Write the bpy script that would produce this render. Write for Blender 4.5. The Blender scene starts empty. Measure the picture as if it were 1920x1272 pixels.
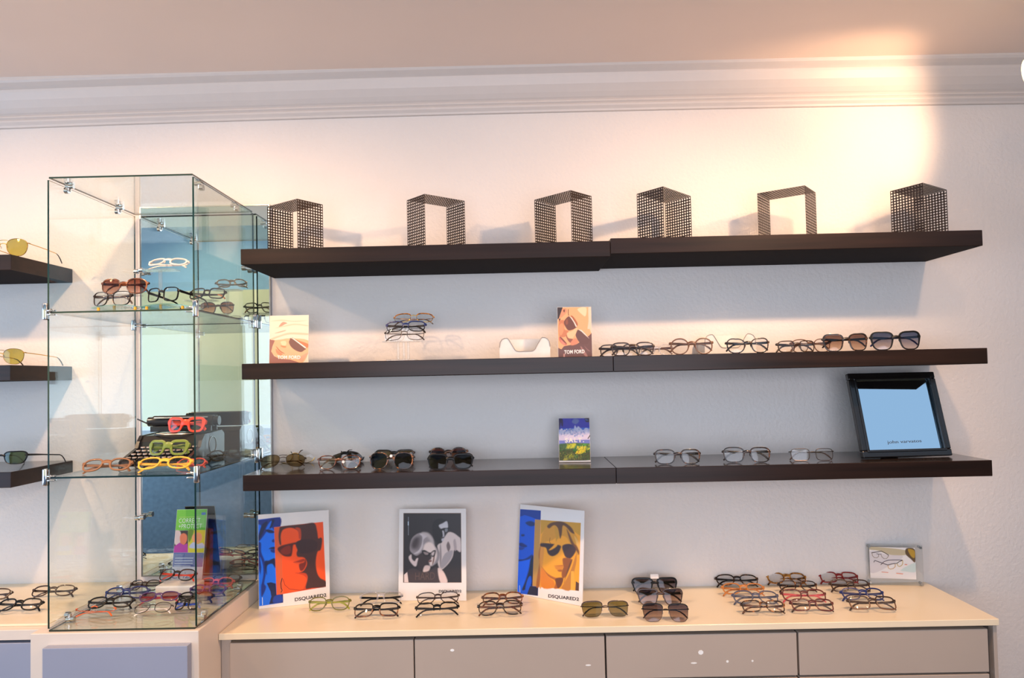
import bpy, bmesh, math, random
import numpy as np
from mathutils import Vector, Matrix, Euler
random.seed(7)
S = bpy.context.scene
COL = S.collection
pi = math.pi

# ------------------------------------------------------------------ camera
F = 1200.0
CX, CY, CZ = 0.81224, -2.15489, 1.55
YAW, PITCH, ROLL, SHIFT = -0.00588, 0.02831, -0.02129, 37.456
_f = Vector((math.sin(YAW)*math.cos(PITCH), math.cos(YAW)*math.cos(PITCH), math.sin(PITCH)))
_r0 = Vector((math.cos(YAW), -math.sin(YAW), 0)); _u0 = _r0.cross(_f)
_r = _r0*math.cos(ROLL)+_u0*math.sin(ROLL); _u = -_r0*math.sin(ROLL)+_u0*math.cos(ROLL)
CAM = Vector((CX, CY, CZ))
cd = bpy.data.cameras.new('camera'); co = bpy.data.objects.new('camera', cd); COL.objects.link(co)
co.matrix_world = Matrix(((_r.x, _u.x, -_f.x, CX), (_r.y, _u.y, -_f.y, CY), (_r.z, _u.z, -_f.z, CZ), (0, 0, 0, 1)))
cd.sensor_width = 36; cd.lens = F*36/1920; cd.shift_y = SHIFT/1920; cd.clip_start = 0.02; cd.clip_end = 60
S.camera = co

def ray(px, py):
    return _f + _r*((px-960)/F) - _u*((py-636-SHIFT)/F)
def onz(px, py, z):
    d = ray(px, py); return CAM + d*((z-CZ)/d.z)
def ony(px, py, y):
    d = ray(px, py); return CAM + d*((y-CY)/d.y)
def mpp(y):                       # metres per photo pixel at depth y
    return (y-CY)/F

# ------------------------------------------------------------------ materials
def lin(c):
    def g(v):
        v /= 255.0
        return v/12.92 if v <= .04045 else ((v+.055)/1.055)**2.4
    return (g(c[0]), g(c[1]), g(c[2]), 1)
MATS = {}
def nodes(name):
    m = bpy.data.materials.new(name); m.use_nodes = True
    nt = m.node_tree; nt.nodes.clear()
    return m, nt, nt.nodes.new('ShaderNodeOutputMaterial')
def mat(name, col, rough=.5, metal=0.0, spec=.5, var=.06, scale=30, bump=0, bscale=200, coat=0, bdist=.001):
    """principled with a little noise variation of the base colour"""
    if name in MATS: return MATS[name]
    m, nt, out = nodes(name)
    b = nt.nodes.new('ShaderNodeBsdfPrincipled')
    c = lin(col)
    tc = nt.nodes.new('ShaderNodeTexCoord')
    n = nt.nodes.new('ShaderNodeTexNoise'); n.inputs['Scale'].default_value = scale; n.inputs['Detail'].default_value = 3
    nt.links.new(tc.outputs['Object'], n.inputs['Vector'])
    r = nt.nodes.new('ShaderNodeValToRGB')
    r.color_ramp.elements[0].position = .3; r.color_ramp.elements[1].position = .7
    r.color_ramp.elements[0].color = tuple(v*(1-var) for v in c[:3])+(1,)
    r.color_ramp.elements[1].color = tuple(min(1, v*(1+var)) for v in c[:3])+(1,)
    nt.links.new(n.outputs['Fac'], r.inputs['Fac']); nt.links.new(r.outputs['Color'], b.inputs['Base Color'])
    b.inputs['Roughness'].default_value = rough; b.inputs['Metallic'].default_value = metal
    b.inputs['Specular IOR Level'].default_value = spec; b.inputs['Coat Weight'].default_value = coat
    if bump:
        n2 = nt.nodes.new('ShaderNodeTexNoise'); n2.inputs['Scale'].default_value = bscale; n2.inputs['Detail'].default_value = 4
        nt.links.new(tc.outputs['Object'], n2.inputs['Vector'])
        bp = nt.nodes.new('ShaderNodeBump'); bp.inputs['Strength'].default_value = bump; bp.inputs['Distance'].default_value = bdist
        nt.links.new(n2.outputs['Fac'], bp.inputs['Height']); nt.links.new(bp.outputs['Normal'], b.inputs['Normal'])
    nt.links.new(b.outputs['BSDF'], out.inputs['Surface'])
    MATS[name] = m; return m
def ramp_mat(name, stops, scale=90, rough=.22, detail=2, stretch=(1, 1, 1)):
    """mottled acetate: noise through a colour ramp"""
    if name in MATS: return MATS[name]
    m, nt, out = nodes(name)
    b = nt.nodes.new('ShaderNodeBsdfPrincipled'); tc = nt.nodes.new('ShaderNodeTexCoord')
    mp = nt.nodes.new('ShaderNodeMapping'); mp.inputs['Scale'].default_value = stretch
    n = nt.nodes.new('ShaderNodeTexNoise'); n.inputs['Scale'].default_value = scale; n.inputs['Detail'].default_value = detail
    r = nt.nodes.new('ShaderNodeValToRGB')
    while len(r.color_ramp.elements) < len(stops): r.color_ramp.elements.new(.5)
    for e, (p, c) in zip(r.color_ramp.elements, stops): e.position = p; e.color = lin(c)
    nt.links.new(tc.outputs['Object'], mp.inputs['Vector']); nt.links.new(mp.outputs['Vector'], n.inputs['Vector'])
    nt.links.new(n.outputs['Fac'], r.inputs['Fac']); nt.links.new(r.outputs['Color'], b.inputs['Base Color'])
    b.inputs['Roughness'].default_value = rough; b.inputs['Coat Weight'].default_value = 0 if 'wood' in name else .3; b.inputs['Specular IOR Level'].default_value = .3 if 'wood' in name else .5
    nt.links.new(b.outputs['BSDF'], out.inputs['Surface']); MATS[name] = m; return m
def clear_mat(name, tint=(1, 1, 1), tint2=None, ior=1.45, refl=1.0, rough=0.0, body=0.0, bodycol=(255, 255, 255)):
    """thin clear sheet: see-through with a mirror-like sheen that grows at grazing angles; tint2 grades the tint upwards"""
    if name in MATS: return MATS[name]
    m, nt, out = nodes(name)
    t = nt.nodes.new('ShaderNodeBsdfTransparent'); g = nt.nodes.new('ShaderNodeBsdfGlossy'); g.inputs['Roughness'].default_value = rough
    fr = nt.nodes.new('ShaderNodeLayerWeight'); fr.inputs['Blend'].default_value = .5
    pw = nt.nodes.new('ShaderNodeMath'); pw.operation = 'POWER'; pw.inputs[1].default_value = 5
    ma = nt.nodes.new('ShaderNodeMath'); ma.operation = 'MULTIPLY_ADD'; ma.inputs[1].default_value = .9; ma.inputs[2].default_value = .04
    nt.links.new(fr.outputs['Facing'], pw.inputs[0]); nt.links.new(pw.outputs[0], ma.inputs[0])
    t.inputs['Color'].default_value = tuple(tint)+(1,)
    if tint2:
        tc = nt.nodes.new('ShaderNodeTexCoord'); sp = nt.nodes.new('ShaderNodeSeparateXYZ'); r = nt.nodes.new('ShaderNodeValToRGB')
        r.color_ramp.elements[0].position = .1; r.color_ramp.elements[1].position = .85
        r.color_ramp.elements[0].color = tuple(tint)+(1,); r.color_ramp.elements[1].color = tuple(tint2)+(1,)
        nt.links.new(tc.outputs['Generated'], sp.inputs[0]); nt.links.new(sp.outputs['Z'], r.inputs['Fac']); nt.links.new(r.outputs['Color'], t.inputs['Color'])
    ml = nt.nodes.new('ShaderNodeMath'); ml.operation = 'MULTIPLY'; ml.inputs[1].default_value = refl; ml.use_clamp = True
    nt.links.new(ma.outputs[0], ml.inputs[0])
    mx = nt.nodes.new('ShaderNodeMixShader')
    nt.links.new(ml.outputs[0], mx.inputs['Fac']); nt.links.new(g.outputs[0], mx.inputs[2])
    if body:
        d = nt.nodes.new('ShaderNodeBsdfDiffuse'); d.inputs['Color'].default_value = lin(bodycol)
        mb = nt.nodes.new('ShaderNodeMixShader'); mb.inputs['Fac'].default_value = body
        nt.links.new(t.outputs[0], mb.inputs[1]); nt.links.new(d.outputs[0], mb.inputs[2]); nt.links.new(mb.outputs[0], mx.inputs[1])
    else:
        nt.links.new(t.outputs[0], mx.inputs[1])
    nt.links.new(mx.outputs[0], out.inputs['Surface']); MATS[name] = m; return m

M = {}
M['wall'] = mat('wall_plaster', (240, 232, 226), .6, var=.015, scale=3, bump=.55, bscale=85, bdist=.004)
M['ceil'] = mat('ceiling_paint', (250, 228, 212), .4, var=.02, scale=2)
M['crown'] = mat('crown_paint', (226, 216, 209), .45, var=.01)
M['floor'] = mat('floor_wood', (120, 96, 76), .35, var=.2, scale=6)
M['far'] = mat('far_wall_paint', (232, 222, 178), .6, var=.02)
M['farblue'] = mat('far_wall_blue_paint', (158, 192, 214), .6, var=.03)
M['fardado'] = mat('far_wall_dado_paint', (120, 134, 150), .6, var=.15)
M['shelf'] = ramp_mat('shelf_black_brown_wood', [(.3, (28, 20, 18)), (.7, (46, 31, 26))], scale=9, rough=.3, detail=5, stretch=(.25, 3, 6))
M['shelf_top'] = mat('shelf_gloss_foil', (48, 40, 38), .2, spec=.75, coat=.35)
M['shelf_under'] = mat('shelf_matte_underside', (40, 32, 30), .75, spec=.08)
M['top'] = mat('worktop_laminate', (250, 232, 200), .28, var=.03, scale=4)
M['front'] = mat('drawer_front_laminate', (188, 172, 158), .45, var=.03, scale=3)
M['slab'] = mat('worktop_edge', (204, 184, 168), .4, var=.03, scale=3)
M['gap'] = mat('recess_dark', (62, 56, 52), .6)
M['pedfront'] = mat('pedestal_laminate_blue_shade', (158, 163, 182), .45, var=.03, scale=3)  # grey laminate with the blue daylight shade mixed into its colour
M['ped'] = mat('pedestal_paint', (238, 222, 206), .42, var=.02, scale=3)
M['white'] = mat('white_leatherette', (240, 234, 226), .5, bump=.15, bscale=600)
M['card'] = mat('card_white', (238, 232, 228), .55, var=.005)
M['chrome'] = mat('chrome', (225, 225, 225), .12, metal=1)
M['alu'] = mat('brushed_metal', (170, 170, 168), .3, metal=1)
M['perf'] = mat('perforated_steel_bronze', (62, 50, 44), .42, metal=.6)
M['glass'] = clear_mat('display_glass', (.955, .985, .97), refl=1.15)
M['edge'] = mat('glass_green_edge', (8, 40, 32), .1, spec=.8, coat=.6)
M['acryl'] = clear_mat('clear_acrylic', (.96, .96, .95), refl=1.3, body=.05)
M['riser'] = clear_mat('teal_riser_glass', (.80, .96, .93), refl=1.3, body=.04, bodycol=(120, 220, 210))
M['mirror'] = mat('mirror_silver', (214, 226, 226), .015, metal=1, var=0)
M['bluemirror'] = mat('mirror_blue_reflection', (204, 226, 240), .03, metal=1, var=0)  # bluish reflection of the room is put into the mirror colour
M['blackgloss'] = mat('black_lacquer', (22, 19, 18), .22, coat=.5)
M['typeblack'] = mat('typewriter_enamel', (30, 27, 27), .3, coat=.4)
M['keys'] = mat('key_caps_pale', (206, 190, 178), .3)
M['gold'] = mat('gold_metal', (214, 170, 80), .22, metal=1)
M['amberpeg'] = mat('amber_peg', (238, 172, 40), .35)
M['ink'] = mat('ink_dark', (52, 40, 38), .5)
M['inkwhite'] = mat('ink_white', (252, 248, 244), .5)

# frame plastics
P = {}
for n_, c_, r_ in [('black', (20, 18, 19), .2), ('dark_brown', (62, 42, 32), .25), ('brown', (110, 72, 48), .3), ('olive', (112, 108, 40), .25),
                   ('yellow_green', (170, 170, 40), .3), ('navy', (28, 44, 104), .25), ('blue', (24, 76, 190), .25), ('slate', (74, 78, 100), .25),
                   ('red', (150, 36, 32), .25), ('coral', (216, 92, 82), .3), ('purple', (92, 62, 110), .25), ('orange', (250, 104, 24), .35),
                   ('redorange', (246, 70, 34), .35), ('green', (122, 140, 50), .35), ('yellow', (250, 190, 62), .4), ('white', (250, 236, 226), .35),
                   ('pink', (222, 84, 92), .3), ('wood', (142, 96, 62), .45), ('amber', (196, 120, 52), .25), ('burgundy', (92, 36, 34), .25)]:
    P[n_] = mat('acetate_'+n_, c_, r_, coat=.25)
P['black'] = mat('acetate_black_plain', (14, 13, 14), .3, spec=.28)
P['tort'] = ramp_mat('acetate_tortoise', [(.42, (24, 15, 11)), (.56, (64, 36, 19)), (.68, (170, 104, 44))], 75)
P['dtort'] = ramp_mat('acetate_dark_tortoise', [(.46, (20, 14, 12)), (.62, (52, 31, 19)), (.74, (120, 74, 38))], 75)
P['amtort'] = ramp_mat('acetate_amber_tortoise', [(.36, (60, 34, 18)), (.5, (160, 98, 36)), (.66, (222, 158, 66))], 100)
P['btort'] = ramp_mat('acetate_brown_tortoise', [(.4, (58, 30, 18)), (.56, (104, 56, 30)), (.72, (160, 98, 54))], 75)
P['gold'] = M['gold']; P['silver'] = M['alu']
P['gun'] = mat('gunmetal', (78, 66, 58), .28, metal=.8)
P['clear'] = clear_mat('acetate_clear', (.93, .92, .92), refl=2.2, body=.25, bodycol=(235, 230, 235))
LN = {}
LN['clear'] = clear_mat('lens_clear', (.97, .97, .97), refl=.9)
LN['grey'] = clear_mat('lens_grey_gradient', (.78, .70, .69), (.38, .32, .34), refl=.9)
LN['dark'] = clear_mat('lens_dark', (.22, .20, .20), refl=.75)
LN['olive'] = clear_mat('lens_olive', (.66, .61, .44), (.52, .49, .30), refl=1.0)
LN['gold'] = clear_mat('lens_gold_olive', (.78, .74, .36), (.70, .67, .36), refl=1.2)
LN['brown'] = clear_mat('lens_brown_gradient', (.86, .66, .58), (.56, .30, .22), refl=1.0)
LN['brownfade'] = clear_mat('lens_brown_fade', (.86, .76, .70), (.46, .33, .26), refl=1.0)
LN['rose'] = clear_mat('lens_rose', (.82, .66, .66), (.68, .48, .50), refl=1.0)
LN['blue'] = clear_mat('lens_smoke_blue', (.84, .80, .82), (.32, .34, .44), refl=1.2)
LN['tan'] = clear_mat('lens_tan', (.66, .57, .42), refl=1.5)
LN['demo'] = clear_mat('lens_reflective_clear', (.95, .95, .95), refl=.75)
LN['forest'] = clear_mat('lens_deep_green', (.26, .34, .22), refl=1.8)

# ------------------------------------------------------------------ mesh helpers
class MB:
    def __init__(self): self.v = []; self.f = []; self.mi = []
    def add(self, vs, fs, mi=0):
        o = len(self.v); self.v += [Vector(p) for p in vs]
        for q in fs: self.f.append([o+i for i in q]); self.mi.append(mi)
        return self
    def box(self, x0, x1, y0, y1, z0, z1, mi=0, edge=None, axis=None):
        vs = [(x, y, z) for x in (x0, x1) for y in (y0, y1) for z in (z0, z1)]
        fs = [(0, 1, 3, 2), (4, 6, 7, 5), (0, 4, 5, 1), (2, 3, 7, 6), (0, 2, 6, 4), (1, 5, 7, 3)]
        o = len(self.v); self.v += [Vector(p) for p in vs]
        for k, q in enumerate(fs):
            self.f.append([o+i for i in q]); self.mi.append(mi if edge is None or k//2 == axis else edge)
        return self
    def cbox(self, x0, x1, y0, y1, z0, z1, b=.003, mi=0, seg=2):
        bm = bmesh.new(); bmesh.ops.create_cube(bm, size=1)
        for v in bm.verts: v.co = Vector((x0+(v.co.x+.5)*(x1-x0), y0+(v.co.y+.5)*(y1-y0), z0+(v.co.z+.5)*(z1-z0)))
        bmesh.ops.bevel(bm, geom=bm.edges[:], offset=b, segments=seg, profile=.5, affect='EDGES')
        bm.verts.index_update()
        self.add([v.co.copy() for v in bm.verts], [[v.index for v in f.verts] for f in bm.faces], mi); bm.free(); return self
    def prism(self, prof, x0, x1, mi=0, axis='x'):
        """extrude a closed profile of (a, b) pairs; axis x: (y, z), axis y: (x, z), axis z: (x, y)"""
        n = len(prof)
        def p(a, b, t): return {'x': (t, a, b), 'y': (a, t, b), 'z': (a, b, t)}[axis]
        vs = [p(a, b, x0) for a, b in prof]+[p(a, b, x1) for a, b in prof]
        fs = [[i, (i+1) % n, n+(i+1) % n, n+i] for i in range(n)]+[list(range(n))[::-1], list(range(n, 2*n))]
        return self.add(vs, fs, mi)
    def cyl(self, a, b, r, mi=0, n=14, r2=None):
        a = Vector(a); b = Vector(b); t = (b-a).normalized(); r2 = r if r2 is None else r2
        u = t.orthogonal().normalized(); w = t.cross(u)
        vs = []
        for c, rr in ((a, r), (b, r2)):
            for i in range(n):
                an = 2*pi*i/n; vs.append(c+u*(rr*math.cos(an))+w*(rr*math.sin(an)))
        fs = [[i, (i+1) % n, n+(i+1) % n, n+i] for i in range(n)]+[list(range(n))[::-1], list(range(n, 2*n))]
        return self.add(vs, fs, mi)
    def tube(self, path, rs, mi=0, n=8, up=Vector((0, 0, 1))):
        """sweep an ellipse along a path; rs: (half across, half along up) per point or one pair"""
        path = [Vector(p) for p in path]; N = len(path); vs = []
        if isinstance(rs, tuple): rs = [rs]*N
        for i, p in enumerate(path):
            t = (path[min(i+1, N-1)]-path[max(i-1, 0)]).normalized()
            s = t.cross(up)
            s = s.normalized() if s.length > 1e-5 else t.orthogonal().normalized()
            w = s.cross(t)
            for k in range(n):
                an = 2*pi*k/n; vs.append(p+s*(rs[i][0]*math.cos(an))+w*(rs[i][1]*math.sin(an)))
        fs = [[i*n+k, i*n+(k+1) % n, (i+1)*n+(k+1) % n, (i+1)*n+k] for i in range(N-1) for k in range(n)]
        fs += [list(range(n))[::-1], [(N-1)*n+k for k in range(n)]]
        return self.add(vs, fs, mi)
    def lathe(self, prof, c, mi=0, n=20):
        """revolve (r, z) pairs around the vertical through c"""
        vs = []; L = len(prof)
        for r, z in prof:
            for k in range(n):
                an = 2*pi*k/n; vs.append((c[0]+r*math.cos(an), c[1]+r*math.sin(an), c[2]+z))
        fs = [[i*n+k, i*n+(k+1) % n, (i+1)*n+(k+1) % n, (i+1)*n+k] for i in range(L-1) for k in range(n)]
        fs += [list(range(n))[::-1], [(L-1)*n+k for k in range(n)]]
        return self.add(vs, fs, mi)
    def xf(self, mtx):
        self.v = [mtx @ v for v in self.v]; return self
    def build(self, name, mats, parent=None, smooth=False, loc=None):
        me = bpy.data.meshes.new(name)
        me.from_pydata([tuple(v) for v in self.v], [], self.f)
        for m in (mats if isinstance(mats, (list, tuple)) else [mats]): me.materials.append(m)
        for p, i in zip(me.polygons, self.mi): p.material_index = i; p.use_smooth = smooth
        bm = bmesh.new(); bm.from_mesh(me); bmesh.ops.recalc_face_normals(bm, faces=bm.faces[:]); bm.to_mesh(me); bm.free()
        me.update()
        if smooth: me.set_sharp_from_angle(angle=math.radians(50))
        o = bpy.data.objects.new(name, me); COL.objects.link(o)
        if parent: o.parent = parent
        if loc is not None: o.location = loc
        return o
def tag(o, label, cat, group=None):
    o['label'] = label; o['category'] = cat
    if group: o['group'] = group
    return o
def thing(name, label, cat, loc=(0, 0, 0), rot=(0, 0, 0), group=None):
    o = bpy.data.objects.new(name, None); COL.objects.link(o); o.empty_display_size = .02
    o.location = loc; o.rotation_euler = rot
    return tag(o, label, cat, group)
def struct(o): o['kind'] = 'structure'; return o

# ------------------------------------------------------------------ the room
CEIL = 2.57; X0, X1, YF = -2.9, 6.6, -3.2
HI, YE = 3.45, -1.98        # the shop front part has a higher ceiling beyond YE
struct(MB().box(X0, X1, 0, .12, 0, CEIL+.1).build('wall_back', M['wall']))
struct(MB().box(X1, X1+.12, YF-.1, .12, -.1, HI+.1).build('wall_right', M['wall']))
struct(MB().box(X0-.12, X1, YF-.1, .12, -.1, 0).build('floor', M['floor']))
c = MB(); c.box(X0-.12, X1, YE, .12, CEIL, CEIL+.1); c.box(X0-.12, X1, YF-.12, YE+.1, HI, HI+.1); c.box(X0-.12, X1, YE, YE+.1, CEIL+.1, HI)
struct(c.build('ceiling', M['ceil']))
# left wall with a shop window
WY0, WY1, WZ0, WZ1 = -3.0, -.75, .35, 2.3
w = MB(); w.box(X0-.12, X0, YF-.1, WY0, 0, HI); w.box(X0-.12, X0, WY1, 0, 0, CEIL); w.box(X0-.12, X0, WY0, WY1, 0, WZ0); w.box(X0-.12, X0, WY0, WY1, WZ1, CEIL); w.box(X0-.12, X0, YF, YE, CEIL, HI)
struct(w.build('wall_left', M['wall']))
w = MB()
for yy in (WY0, (WY0+WY1)/2-.02, WY1-.05): w.box(X0-.08, X0-.03, yy, yy+.05, WZ0, WZ1)
w.box(X0-.08, X0-.03, WY0, WY1, WZ0, WZ0+.05); w.box(X0-.08, X0-.03, WY0, WY1, WZ1-.05, WZ1)
struct(w.build('window_1', M['alu']))
# front wall (behind the camera): yellow paint over a dado, a window on the right and a high band of sky windows
VX0, VX1, VZ0, VZ1 = -.4, 2.4, .8, 2.1
SX0, SX1, SZ0, SZ1 = .9, 6.4, 2.36, 3.35
w = MB()
for (xa, xb, za, zb) in ((X0, VX0, 0, SZ0), (VX1, X1, 0, SZ0), (VX0, VX1, 0, VZ0), (VX0, VX1, VZ1, SZ0), (X0, SX0, SZ0, HI), (SX1, X1, SZ0, HI), (SX0, SX1, SZ1, HI)):
    for (z0, z1, mi) in ((0, 1.17, 2), (1.17, 2.33, 0), (2.33, HI, 1)):
        a, b = max(za, z0), min(zb, z1)
        if b > a: w.box(xa, xb, YF-.12, YF, a, b, mi)
struct(w.build('wall_front', [M['far'], M['farblue'], M['fardado']]))
struct(MB().box(X0, VX0, YF, YF+.02, 1.17, 1.2).build('trim_1', M['card']))
def wframe(name, x0, x1, z0, z1, nb):
    w = MB()
    for i in range(nb+1):
        xx = x0+(x1-x0-.06)*i/nb; w.box(xx, xx+.06, YF-.09, YF-.03, z0, z1)
    w.box(x0, x1, YF-.09, YF-.03, z0, z0+.05); w.box(x0, x1, YF-.09, YF-.03, z1-.05, z1)
    struct(w.build(name, M['alu']))
wframe('window_2', VX0, VX1, VZ0, VZ1, 2); wframe('window_3', SX0, SX1, SZ0, SZ1, 1)
# crown moulding profile (y, z) along the back wall
cz = 2.436
prof = [(0, cz), (-.012, cz), (-.014, cz+.006), (-.022, cz+.014), (-.023, cz+.020), (-.018, cz+.023), (-.025, cz+.028), (-.025, cz+.033), (-.020, cz+.036),
        (-.028, cz+.042), (-.040, cz+.054), (-.056, cz+.074), (-.066, cz+.096), (-.068, cz+.104), (-.064, cz+.106), (-.074, cz+.112), (-.088, cz+.118), (-.093, cz+.124), (-.093, CEIL), (0, CEIL)]
def wave(x): return .010*(1-((x-.95)/1.7)**2)   # the moulding sags towards both ends
crown = MB(); NS = 24; n = len(prof); vs = []; fs = []
for i in range(NS+1):
    x = X0+(X1-X0)*i/NS; dz = max(-.02, wave(x))
    for a, b in prof: vs.append((x, a, b+dz if b < CEIL-.001 else b))
for i in range(NS):
    for k in range(n): fs.append([i*n+k, i*n+(k+1) % n, (i+1)*n+(k+1) % n, (i+1)*n+k])
fs += [list(range(n)), [NS*n+k for k in range(n)]]
crown.add(vs, fs); struct(crown.build('trim_2', M['crown']))

# ------------------------------------------------------------------ wall shelves
SH_T = .0466; SD = .265
ZA1, ZA2, ZB, ZC = 1.9482, 1.9556, 1.6062, 1.2770
def shelf(x0, x1, z, label, group):
    o = MB().cbox(x0, x1, -SD, -.0005, z-SH_T, z, .0012, seg=1).build('floating_shelf', [M['shelf'], M['shelf_top'], M['shelf_under']])
    for p in o.data.polygons: p.material_index = 1 if p.normal.z > .9 else (2 if p.normal.z < -.9 else 0)
    return tag(o, label, 'shelf', group)
GS = 'dark floating shelves on the main wall'
shelf(0, 1.0995, ZA1, 'upper dark brown floating shelf holding the three perforated stands nearest the glass case', GS)
shelf(1.1005, 2.2, ZA2, 'upper dark shelf set slightly higher, holding the three perforated stands farthest from the glass case', GS)
shelf(0, 1.0995, ZB, 'middle dark brown floating shelf carrying two face photo cards and the white tray', GS)
shelf(1.1005, 2.2, ZB, 'middle dark brown floating shelf crowded with a row of eyeglasses and gradient sunglasses', GS)
shelf(0, 1.0995, ZC, 'lower dark brown floating shelf with sunglasses pairs and the landscape card', GS)
shelf(1.1005, 2.2, ZC, 'lower dark brown floating shelf under the black framed tilted mirror', GS)
GL = 'short dark shelves beside the glass case'
LZA, LZB, LZC = 1.948, 1.6175, 1.301
shelf(-1.786, -.686, LZA, 'dark shelf behind the glass case with gold aviator glinting at its corner, topmost of three', GL)
shelf(-1.786, -.688, LZB, 'dark shelf behind the glass case carrying yellow green aviators, middle of three', GL)
shelf(-1.786, -.686, LZC, 'dark shelf behind the glass case carrying black sunglasses, lowest of three', GL)

# ------------------------------------------------------------------ counters and pedestal
ZK = .841; KX0, KX1, KY = -.0455, 2.1545, -.328
o = MB().cbox(KX0, KX1, KY, -.001, ZK-.018, ZK, .0012, seg=1)
wt = o.build('worktop', [M['top']])
tag(wt, 'long cream worktop covered with eyeglasses and photo cards', 'worktop')
cab = thing('drawer_cabinet', 'long grey beige drawer cabinet under the cream worktop', 'cabinet', (KX0, 0, 0))
L = KX1-KX0
c = MB(); c.box(.03, L-.012, -.300, -.002, .06, ZK-.0185, 0)
c.build('carcass', M['gap'], cab)
c = MB(); c.cbox(.0005, .028, -.312, -.002, 0, ZK-.0185, .001); c.build('side_panel', M['front'], cab)
c = MB(); c.cbox(L-.0105, L-.0005, -.318, -.002, 0, ZK-.0185, .001); c.build('side_panel', M['front'], cab)
xs = [(427, 775), (777.5, 1133.5), (1137, 1494), (1498, 1853)]
for (a, b) in xs:
    xa = ony(a, 1210, -.322).x-KX0; xb = ony(b, 1205, -.322).x-KX0
    xa = max(xa, .029)
    MB().cbox(xa, xb, -.322, -.3005, ZK-.149, ZK-.029, .0015).build('drawer', M['front'], cab)
    MB().cbox(xa, xb, -.322, -.3005, .09, ZK-.155, .0015).build('drawer', M['front'], cab)
# white paint chips and scuffs on the drawer fronts
def chip(px, py, wpx, hpx, par=cab, y=-.3223):
    p = ony(px, py, y); k = mpp(y)
    m_ = MB().cyl((p.x-par.location.x, y+.0006, p.z), (p.x-par.location.x, y, p.z), 1, n=7)
    for v in m_.v: v.x = p.x-par.location.x+(v.x-(p.x-par.location.x))*wpx*k/2; v.z = p.z+(v.z-p.z)*hpx*k/2
    m_.build('paint_scuff', M['inkwhite'], par)
chip(1314, 1224, 10, 9); chip(1301, 1244, 12, 3); chip(1364, 1241, 5, 5); chip(1411, 1240, 4, 4); chip(1103, 1248, 11, 3); chip(848, 1220, 8, 5)

PZ = .893; PX0, PX1, PY = -.497, -.047, -.438
ped = thing('pedestal_cabinet', 'cream painted pedestal cabinet under the glass display case', 'cabinet', (PX0, 0, 0))
W = PX1-PX0
MB().cbox(0, W, PY, -.002, 0, PZ, .002).build('body', M['ped'], ped)
pa = ony(80, 1216, PY-.02).x-PX0; pb = ony(352, 1216, PY-.02).x-PX0
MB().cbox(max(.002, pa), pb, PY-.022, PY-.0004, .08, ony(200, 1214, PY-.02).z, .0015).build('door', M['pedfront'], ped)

LK = .893
lw = MB().cbox(-1.9, PX0-.0015, -.366, -.001, LK-.006, LK, .001, seg=1)
tag(lw.build('worktop', M['top']), 'cream worktop left of the pedestal with black eyeglasses, below the short shelves', 'worktop')
lc = thing('drawer_cabinet', 'blue lit drawer cabinet left of the pedestal', 'cabinet', (-1.9, 0, 0))
LW = PX0-.0015+1.9
MB().cbox(0, LW, -.392, -.002, LK-.034, LK-.0065, .001, seg=1).build('top_rail', M['ped'], lc)
MB().box(0, LW-.004, -.36, -.004, .05, LK-.0345).build('carcass', M['gap'], lc)
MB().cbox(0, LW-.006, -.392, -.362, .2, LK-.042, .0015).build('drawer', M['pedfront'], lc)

# ------------------------------------------------------------------ glass display case
GX0, GX1, GY0, GY1 = -.461, -.058, -.423, -.026
TG = .0048
Z0, Z1, Z2, Z3 = PZ, 1.306, 1.755, 2.121      # tops: base plate sits on the pedestal, glass shelves, top
case = thing('glass_display_case', 'tall clear glass display case with chrome clamps standing on the pedestal', 'display case', (0, 0, 0))
GM = [M['glass'], M['edge']]
def pane(name, x0, x1, y0, y1, z0, z1, axis): return MB().box(x0, x1, y0, y1, z0, z1, 0, 1, axis).build(name, GM, case)
pane('base_plate', GX0+.006, GX1-.004, GY0-.004, GY1, Z0+.0005, Z0+TG+.0005, 2)
pane('glass_shelf', GX0+.0065, GX1-.0065, GY0, GY1, Z1-TG, Z1, 2)
pane('glass_shelf', GX0+.0065, GX1-.0065, GY0, GY1, Z2-TG, Z2, 2)
pane('top_panel', GX0+.004, GX1-.004, GY0, GY1, Z3, Z3+TG, 2)
for (za, zb) in ((Z0+TG+.002, Z1-.003), (Z1-.001, Z2-.003), (Z2-.001, Z3-.004)):
    pane('side_panel', GX0, GX0+TG, GY0, GY1, za, zb, 0)
    pane('side_panel', GX1-TG, GX1, GY0, GY1, za, zb, 0)
def clamp(x, y, z, sx):
    """chrome clamp gripping a shelf and the side panels above and below it; sx: which way the shelf lies"""
    c = MB(); c.cbox(-.0065-sx*.004, .0065-sx*.004, -.007, .007, -.023, .023, .003)
    c.cbox(min(0, sx*.022), max(0, sx*.022), -.0055, .0055, .0006, .0046, .0012); c.cbox(min(0, sx*.022), max(0, sx*.022), -.0055, .0055, -.0105, -.0066, .0012)
    c.cyl((0, 0, 0), (sx*.012, 0, .004), .004)
    c.build('clamp', M['chrome'], case, True, (x, y, z))
for z in (Z1, Z2):
    for y in (GY0-.002, GY1+.002):
        clamp(GX0+.001, y, z, 1); clamp(GX1-.001, y, z, -1)
def corner_clamp(x, y, z, sx, sz):
    c = MB(); c.cyl((sx*.004, 0, 0), (sx*.014, 0, -sz*.0), .0085); c.cyl((sx*.009, 0, -sz*.004), (sx*.009, 0, -sz*.016), .007)
    c.cyl((0, 0, -sz*.012), (sx*.01, 0, -sz*.012), .0085); c.cyl((sx*.012, 0, -sz*.001), (sx*.024, 0, -sz*.001), .006)
    if sz > 0: c.cyl((sx*.012, 0, .008), (sx*.012, 0, .0095), .011)
    c.build('corner_clamp', M['chrome'], case, True, (x, y, z))
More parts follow.
